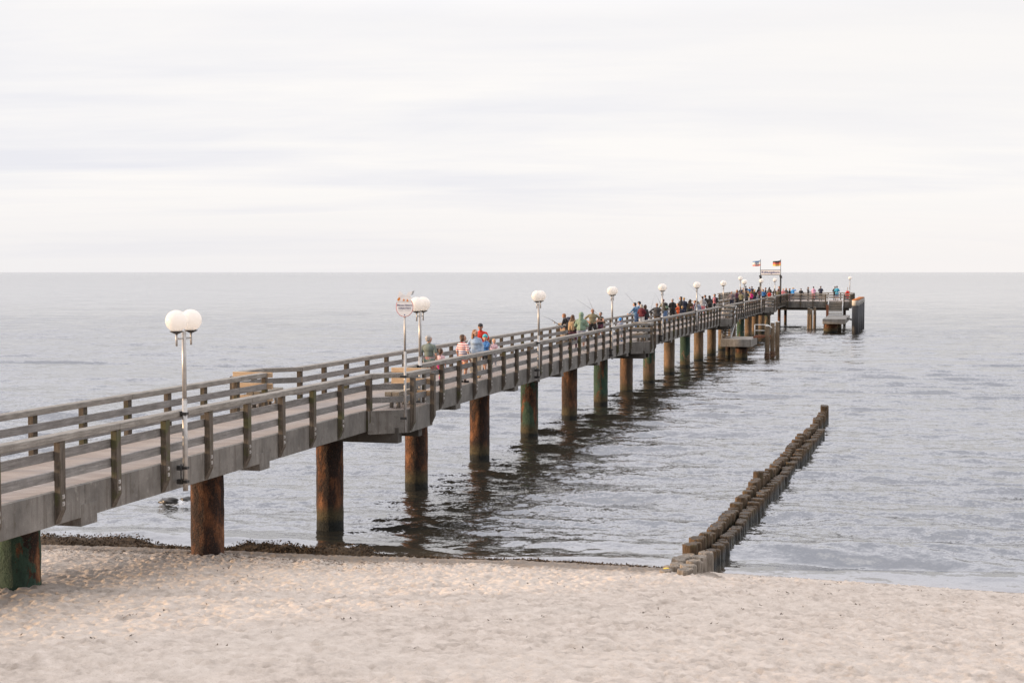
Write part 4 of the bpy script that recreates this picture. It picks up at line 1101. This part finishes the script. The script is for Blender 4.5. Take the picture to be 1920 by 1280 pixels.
        if hair == 'pony': h.cap(hd(0,-.09,.03), hd(0,-.125,-.03), .035*hs, .04*hs); h.cap(hd(0,-.125,-.03), hd(0,-.11,-.19), .04*hs, .018*hs)
        hm = remesh(h, max(vox*.75,.013), 2, 'hair')
    else: hm = None
    CACHE[key] = (body, top, bot, sh, hm); return CACHE[key]
def omat(o, mats):
    for i, m in enumerate(mats):
        sl = o.material_slots[i]; sl.link = 'OBJECT'; sl.material = m
def person(st, h, face, label, pose='down', legs='stand', fem=0, child=0, lean=0, turn=0, top='navy', sleeve='long', style='shirt', bottom='jeans', bk='trousers', shoe='black', hair='short', hcol='brown', skin='skin', near=0, z=DECK, hatm=None, extra=None):
    vox = .017 if near else .028
    body, tp, bt, sh, hm = person_meshes(pose, legs, fem, child, R(lean), R(turn), sleeve, bk, hair, style, vox)
    r = thing('person', label, 'person', W(st[0], st[1], z), -TH - R(face), 'people on the pier'); k = h/1.745; r.scale = (k*1.12, k*1.12, k)
    o = link(body, 'body', r); omat(o, [M[skin], M['eye'], M['lip']])
    for me, nm, m in ((tp,'top',C_(top)), (bt, {'shorts':'shorts','skirt':'skirt'}.get(bk,'trousers'), C_(bottom))):
        if not me.materials: me.materials.append(m)
        omat(link(me, nm, r), [m])
    for me in sh:
        m = C_(shoe)
        if not me.materials: me.materials.append(m)
        omat(link(me, 'shoe', r), [m])
    if hm:
        m = C_(hatm) if hatm else HM[hcol]
        if not hm.materials: hm.materials.append(m)
        omat(link(hm, {'cap':'cap','beanie':'beanie'}.get(hair,'hair'), r), [m])
    return r
def backpack(p, label, col, pocket, lean=0, size=1.):
    r = thing('backpack', label, 'backpack', p.location.copy(), p.rotation_euler.z, 'backpacks worn on the pier'); r.scale = p.scale
    up = skeleton('down','stand',0,0,R(lean),0)['up']
    b = MB(); 
    for x in (-.08,.08): b.cap(up((x*size,-.20,1.02)), up((x*size*.9,-.20,1.02+.34*size)), .085*size, .075*size)
    b.ell(up((0,-.20,1.2)), (.15*size,.085,.22*size)); me = remesh(b, .02, 3, 'bag_body'); me.materials.append(C_(col)); link(me, 'bag_body', r)
    b = MB()
    for x in (-.06,.06): b.cap(up((x*size,-.275,1.04)), up((x*size,-.27,1.16)), .045)
    me = remesh(b, .02, 2, 'pocket'); me.materials.append(C_(pocket)); link(me, 'pocket', r)
    for sg in (-1,1):
        b = MB(); pts = [up((sg*.10,-.15,1.38)), up((sg*.115,-.02,1.50)), up((sg*.12,.125,1.40)), up((sg*.14,.13,1.22)), up((sg*.15,-.10,1.05))]
        for a, c in zip(pts[:-1], pts[1:]): b.cap(a, c, .02)
        me = b.mesh('strap', [C_(col)]); link(me, 'strap', r)
    return r

# the near walkers
person((43.6,.42), 1.64, 5, 'grey-haired man in a grey-green T-shirt and patterned shorts walking away behind the second lamp', ('swing','down'), 'walk', turn=-28, top='teal_grey', sleeve='short', style='long', bottom='pattern', bk='shorts', shoe='darkgrey', hair='short', hcol='grey', near=1)
person((45.4,.24), 1.08, 0, 'small girl in a pale top, pink skirt and pink leggings beside the grey-haired man', 'down', 'stride', 1, 1, top='palepink', sleeve='short', bottom='hotpink', bk='leggings', shoe='brown', hair='pony', hcol='brown', near=1)
person((45.4,1.02), 1.60, 18, 'woman in a red, white and blue striped top with short brown hair', 'down', 'stand', 1, turn=-55, top='stripes', sleeve='short', style='long', bottom='peach', bk='shorts', shoe='black', hair='bob', hcol='brown', near=1)
person((47.6,.80), 1.68, 172, 'woman in a light denim jacket and beige trousers with long brown hair', ('down','out'), 'stand', 1, turn=48, top='denim', style='jacket', bottom='beige', bk='wide', shoe='tan', hair='long', hcol='ginger', near=1)
person((51.2,-.06), 1.77, 176, 'man in a red T-shirt and black cap looking down at the children', 'down', 'stand', 0, lean=6, top='red', sleeve='short', bottom='navy', bk='shorts', shoe='black', hair='cap', hatm='black', near=1, skin='skin2')
person((50.2,.40), 1.34, 200, 'boy in a blue hooded jacket, black shorts and turquoise woolly hat', ('reach','down'), 'stride', 0, 1, turn=35, top='blue', style='hood', bottom='black', bk='shorts', shoe='navy', hair='beanie', hatm='turq', near=1)
person((53.9,-.32), 1.02, 150, 'fair-haired toddler in a pink and white top behind the railing', 'front', 'stand', 1, 1, top='palepink', bottom='grey', bk='trousers', shoe='white', hair='short', hcol='blond', near=1)
# the group by the second bay
p8 = person((70.6,-1.02), 1.69, -62, 'person with a blue rucksack bending over the left railing', 'rail', 'stand', 0, lean=34, top='black', bottom='navy', hair='short', hcol='ginger', near=1)
backpack(p8, 'blue rucksack on the person bending over the left railing', 'navy', 'medblue', 34)
p9 = person((66.6,.0), 1.64, 8, 'person with dark brown hair in a black jacket walking away with a tan backpack', 'down', 'walk', 1, top='black', style='jacket', bottom='plum', bk='leggings', shoe='brown', hair='long', hcol='brown', near=1)
backpack(p9, 'square tan backpack on the back of the black jacket', 'tan', 'tan', 0, .95)
person((65.2,.72), 1.80, 2, 'person in a sage green hooded top, hood up, and grey-blue shorts', 'front', 'stand', 0, top='hoodie', style='hoodup', bottom='greyblue', bk='shorts', shoe='white', hair='none', near=1)
p11 = person((74.6,-.72), 1.74, 172, 'bald man in an olive T-shirt and dark shorts with his hands on his hips', 'hips', 'wide', 0, turn=0, top='olive', sleeve='short', bottom='black', bk='shorts', shoe='black', hair='bald', hcol='stubble', near=1, skin='skin2')
gl = thing('sunglasses', 'dark sunglasses on the bald man in the olive T-shirt', 'sunglasses', p11.location.copy(), p11.rotation_euler.z); gl.scale = p11.scale
m_ = MB(); m_.ell((-.034,.113,1.645),(.030,.010,.019)); m_.ell((.034,.113,1.645),(.030,.010,.019)); m_.bar((-.05,.112,1.652),(.05,.112,1.652),.006,.01); m_.build('lens', M['eye'], gl)
m_ = MB(); m_.bar((-.066,.11,1.652),(-.085,.0,1.648),.006,.008); m_.bar((.066,.11,1.652),(.085,.0,1.648),.006,.008); m_.build('temple', M['eye'], gl)
person((78.1,-1.0), 1.45, -150, 'dark-haired youth in a black sleeveless top beside the left railing', 'front', 'stand', 0, 0, top='black', sleeve='none', bottom='plum', bk='shorts', hair='short', hcol='dark', near=1)
person((74.6,.78), 1.20, 10, 'child with a blue cap and pale top behind the railing by the right-hand bay', 'down', 'stand', 0, 1, top='greyblue', sleeve='short', bottom='grey', bk='shorts', shoe='blue', hair='cap', hatm='brightblue', near=1)
# along the left railing
person((89.5,-1.0), 1.76, -70, 'dark-haired man in a blue shirt leaning on the left railing', 'rail', 'stand', 0, lean=10, turn=10, top='medblue', bottom='jeans', hair='short', hcol='dark')
person((91.2,-1.05), 1.80, -60, 'man in a dark cap and blue shirt behind the leaning man', 'rail', 'stand', 0, lean=6, top='medblue', bottom='navy', hair='cap', hatm='black')
person((89.2,-.62), 1.67, 6, 'grey-haired woman in a maroon jumper and white trousers', 'front', 'stand', 1, top='maroon', style='jacket', bottom='white', hair='bob', hcol='grey')
person((89.4,-.42), 1.62, 20, 'person in a dark grey jacket half hidden behind the maroon jumper', 'down', 'stand', 1, top='darkgrey', style='jacket', bottom='navy', hair='bob', hcol='brown')
person((88.9,.40), 1.76, 0, 'bald man in a dark jacket standing with his elbows out', 'hips', 'stand', 0, top='darkgrey', style='jacket', bottom='brown', hair='bald', hcol='stubble')
p19 = person((101.0,-1.02), 1.79, -45, 'person in a khaki jacket and red cap with a black and green rucksack', 'rail', 'stand', 0, lean=14, top='khaki', style='jacket', bottom='jeans', bk='wide', hair='cap', hatm='maroon')
backpack(p19, 'black and green rucksack on the khaki jacket', 'black', 'hoodie', 14)
person((102.5,-.70), 1.78, -30, 'tall man in a long black hooded coat and grey hat', 'front', 'stand', 0, top='black', style='hood', bottom='black', hair='beanie', hatm='grey')
person((107.4,-1.02), 1.30, -80, 'child in an orange jacket at the left railing', 'rail', 'stand', 0, 1, top='orange', style='jacket', bottom='orange', hair='short', hcol='brown')
person((108.9,-1.04), 1.81, -100, 'dark-haired woman turned left at the railing behind the fair-haired one', 'front', 'stand', 1, top='black', bottom='black', hair='long', hcol='dark')
person((110.3,-1.0), 1.72, -5, 'fair-haired person in a dark blue jacket', 'front', 'stand', 0, top='navy', style='jacket', bottom='navy', hair='short', hcol='blond')
person((106.0,-.50), 1.10, 0, 'small fair-haired child in navy in front of the dark blue jacket', 'down', 'stand', 0, 1, top='navy', bottom='navy', hair='short', hcol='blond')
person((110.4,-.62), 1.45, 5, 'person in a khaki camouflage top, back turned', 'front', 'stand', 0, top='khaki', style='hood', bottom='khaki', hair='short', hcol='brown')
person((109.2,-.35), 1.60, 12, 'brown-haired woman in a dark red and brown top', 'front', 'stand', 1, top='brown', bottom='darkgrey', hair='bob', hcol='brown')
person((107.7,.21), 1.55, -80, 'person in a dark red top and black waistcoat turned left', 'front', 'stand', 0, top='plum', bottom='black', hair='short', hcol='ginger')
person((107.2,.50), 1.50, -20, 'youth in a black cap behind the lamp post', 'down', 'stand', 0, top='greyblue', bottom='navy', hair='cap', hatm='black')
person((116.8,-.41), 1.70, 0, 'person in a pale grey hooded top with dark hair in a bun', 'out', 'stand', 1, top='grey', style='hood', bottom='rose', hair='bun', hcol='dark')
person((124.7,-1.03), 1.71, -80, 'brown-haired man bending left towards the railing', 'rail', 'stand', 0, lean=16, top='black', style='jacket', bottom='black', hair='short', hcol='brown')
person((123.4,-.64), 1.66, -30, 'person in a long black coat with the hood up', 'front', 'stand', 0, lean=8, top='black', style='hoodup', bottom='black', hair='none')
p32 = person((127.3,-.72), 1.74, -85, 'man in a pink shirt seen from the side', 'front', 'stand', 0, top='rose', style='jacket', bottom='black', hair='short', hcol='brown')
backpack(p32, 'black rucksack on the man in the pink shirt', 'black', 'darkgrey')
# the crowd before the arch
CROWD = [
 (143.3,-1.0,1.77,0,'balding man in a purple-grey jacket at the left edge of the crowd',dict(top='purplegrey',style='jacket',bottom='navy',hair='bald',hcol='stubble',pose='out')),
 (148.7,-1.05,1.85,-60,'woman in a pink scarf and dark coat behind the balding man',dict(fem=1,top='plum',bottom='black',hair='bob',hcol='ginger')),
 (150.3,-.9,1.65,10,'person in a black coat with fair short hair beside the tall lamp',dict(top='black',style='jacket',bottom='black',hair='short',hcol='brown')),
 (184.5,-4.44,1.68,160,'person in dark blue on the left arm of the pier head',dict(top='navy',bottom='black',hair='short',hcol='dark')),
 (186.0,-4.30,1.66,170,'person in brown on the left arm of the pier head',dict(top='brown',bottom='navy',hair='short',hcol='brown')),
 (156.7,-1.0,1.48,0,'child in a turquoise top in front of the crowd',dict(child=1,top='teal',bottom='greyblue',hair='short',hcol='brown')),
 (159.6,-1.0,1.62,20,'woman in a sand-yellow top and white trousers in the crowd',dict(fem=1,top='sand',bottom='white',hair='long',hcol='blond')),
 (160.2,-.72,1.52,0,'person in a bright magenta jacket in the crowd',dict(fem=1,top='magenta',style='jacket',bottom='plum',hair='bob',hcol='ginger')),
 (190.0,-4.36,1.86,0,'tall person in a navy jacket standing above the crowd',dict(top='navy',style='jacket',bottom='navy',hair='short',hcol='dark',pose='hips')),
 (189.0,-3.77,1.73,-20,'person in blue turned sideways left of the pair in navy',dict(top='blue',bottom='navy',hair='short',hcol='ginger')),
 (191.0,-3.65,1.81,10,'person in navy at the back of the pier head, right of the blue jumper',dict(top='navy',bottom='black',hair='short',hcol='brown')),
 (166.7,-1.0,1.65,0,'person in a long navy coat in the middle of the crowd',dict(fem=1,top='navy',style='long',bottom='navy',hair='long',hcol='ginger')),
 (188.0,-2.49,1.74,-50,'dark figure in a black parka left of the arch post',dict(top='black',style='hoodup',bottom='black',hair='none',pose='front')),
 (169.5,-1.0,1.30,30,'child in a grey jacket beside the long navy coat',dict(child=1,top='grey',bottom='jeans',hair='short',hcol='brown')),
 (175.2,-.82,1.66,10,'person in a yellow raincoat and bright blue trousers under the arch',dict(top='yellow',style='long',bottom='brightblue',hair='none')),
 (184.5,-1.29,1.71,-80,'dark-haired person beyond the yellow raincoat',dict(top='darkgrey',bottom='black',hair='short',hcol='dark')),
 (186.0,-.91,1.76,0,'person with black hair piled in a bun under the arch',dict(fem=1,top='black',bottom='black',hair='bun',hcol='black')),
 (172.0,.28,1.45,-30,'person in a red jacket under the arch',dict(top='red',style='jacket',bottom='black',hair='short',hcol='brown')),
 (178.2,.38,1.65,0,'person in black with a hood under the lamp',dict(top='black',style='hoodup',bottom='black',hair='none')),
 (186.0,.31,1.88,-90,'person in a red and black top left of the right arch post',dict(top='red',bottom='black',hair='short',hcol='brown')),
 (174.2,1.12,1.62,10,'person in a camouflage jacket against the right arch post',dict(top='camo',style='jacket',bottom='khaki',hair='short',hcol='brown')),
 (183.6,1.0,1.60,150,'woman in pink and white right of the arch',dict(fem=1,top='rose',bottom='white',hair='short',hcol='blond')),
 (184.6,1.30,1.66,170,'person with a pink scarf and dark waistcoat right of the arch',dict(fem=1,top='darkgrey',bottom='black',hair='bob',hcol='ginger')),
 (184.9,1.72,1.62,-120,'dark-haired person in a black and red top by the pier head',dict(top='black',bottom='plum',hair='short',hcol='dark')),
 (186.0,2.07,1.70,20,'person in a bright blue jacket raising a hand to the face',dict(top='brightblue',style='jacket',bottom='navy',hair='short',hcol='blond',pose=('down','phone'))),
 (186.0,3.08,1.60,0,'child-sized person in black with a dark hat on the pier head',dict(top='black',bottom='black',hair='beanie',hatm='black')),
 (187.0,3.92,1.77,90,'man in a dark grey hooded top turned right on the pier head',dict(top='darkgrey',style='hood',bottom='black',hair='short',hcol='brown',pose='front')),
 (188.0,4.54,1.82,0,'person in a pale pink hooded jacket on the pier head',dict(fem=1,top='lilac',style='hood',bottom='rose',hair='bun',hcol='dark')),
 (188.0,5.45,1.88,0,'broad man in a dark navy T-shirt on the pier head',dict(top='navy',sleeve='short',bottom='black',hair='short',hcol='brown')),
 (187.9,7.50,1.90,0,'person in a long turquoise jacket and bare legs at the top of the stairs',dict(top='cyan',style='long',bottom='greyblue',bk='shorts',hair='short',hcol='dark')),
 (189.2,7.20,1.84,10,'person in black half hidden by the turquoise jacket',dict(top='black',bottom='black',hair='short',hcol='brown')),
]
CROWD += [
 (146.2,-.35,1.70,15,'person in a dark green coat just behind the balding man',dict(top='khaki',style='jacket',bottom='black',hair='short',hcol='dark')),
 (153.4,-.55,1.74,-10,'person in a dark grey coat right of the fair-haired one in black',dict(top='darkgrey',style='long',bottom='black',hair='bob',hcol='brown',fem=1)),
 (155.0,-1.1,1.80,5,'tall dark-haired man in navy behind the turquoise child',dict(top='navy',style='jacket',bottom='black',hair='short',hcol='dark')),
 (163.0,-.6,1.72,0,'person in black with a blond ponytail in the middle of the crowd',dict(top='black',bottom='navy',hair='pony',hcol='blond',fem=1)),
 (164.5,-1.1,1.78,-25,'broad man in a brown jacket in the middle of the crowd',dict(top='brown',style='jacket',bottom='black',hair='short',hcol='dark')),
 (168.0,-.1,1.68,10,'person in a dark blue hooded top left of the yellow raincoat',dict(top='blue',style='hood',bottom='black',hair='short',hcol='brown')),
 (171.0,-.7,1.74,-15,'person in a plum-coloured jumper left of the yellow raincoat',dict(top='plum',bottom='darkgrey',hair='bob',hcol='dark',fem=1)),
 (176.5,-.15,1.74,20,'man in a dark jacket between the yellow raincoat and the red jacket',dict(top='darkgrey',style='jacket',bottom='black',hair='short',hcol='dark')),
 (177.5,.95,1.66,0,'person in a black anorak right of the red jacket',dict(top='black',style='jacket',bottom='jeans',hair='beanie',hatm='darkgrey')),
]
for s, t, h, f, lb, kw in CROWD:
    kw = dict(kw); person((s,t), h, f, lb, kw.pop('pose', 'front'), **kw)

# ------------------------------------------------------------------ fishing rods
def rod(label, a, b_):
    a, b_ = Vector(a), Vector(b_); r = thing('fishing_rod', label, 'fishing rod', W(a.x,a.y,a.z), -TH, 'fishing rods on the left railing')
    d = Vector((b_.y-a.y, b_.x-a.x, b_.z-a.z)); n = 10; m_ = MB(); pts = [d*(i/n) + Vector((0,0,-.25*(i/n)**2*0.6)) for i in range(n+1)]
    for i in range(n): m_.tube(pts[i], pts[i+1], .010*(1-.07*i), .010*(1-.07*(i+1)), 6)
    m_.build('blank', M['black'], r)
    m_ = MB(); u = d.normalized(); m_.tube(-u*.35, u*.25, .018, n=8); m_.build('handle', M['darksteel'], r)
    m_ = MB(); m_.ell(u*.1+Vector((0,0,-.06)), (.035,.05,.04)); m_.build('reel', M['steel'], r)
for lb, a, b_ in [
 ('fishing rod slanting up left from the corner planks of the second left-hand bay', (69.4,-1.5,4.46), (69.6,-2.3,4.95)),
 ('long fishing rod crossing behind the bald man in the olive T-shirt', (82.4,-1.5,4.1), (78.2,-2.4,5.62)),
 ('short upright fishing rod above the head of the bald man in the olive T-shirt', (78.6,-1.5,4.75), (80.6,-2.3,5.76)),
 ('fishing rod slanting up left from the men in blue shirts', (92.1,-1.5,4.75), (92.6,-2.35,5.80)),
 ('nearly upright fishing rod left of the bald man in the dark jacket', (97.6,-1.5,4.2), (103.8,-2.2,5.55)),
 ('fishing rod slanting down to the khaki jacket behind the fifth lamp', (101.8,-1.5,4.8), (104.4,-2.3,5.6)),
 ('small thin fishing rod above the child in orange', (111.0,-1.5,4.6), (114.4,-2.2,5.25)),
 ('long fishing rod passing behind the sixth lamp', (125.2,-1.5,4.7), (120.6,-2.3,6.3)),
 ('nearly level fishing rod pointing left above the fair-haired person', (118.4,-1.5,4.6), (119.6,-2.6,4.92)),
 ('fishing rod behind the lamp to the left of the balding man', (143.6,-1.5,4.4), (146.4,-2.3,5.25))]:
    rod(lb, a, b_)
bpy.context.view_layer.update()
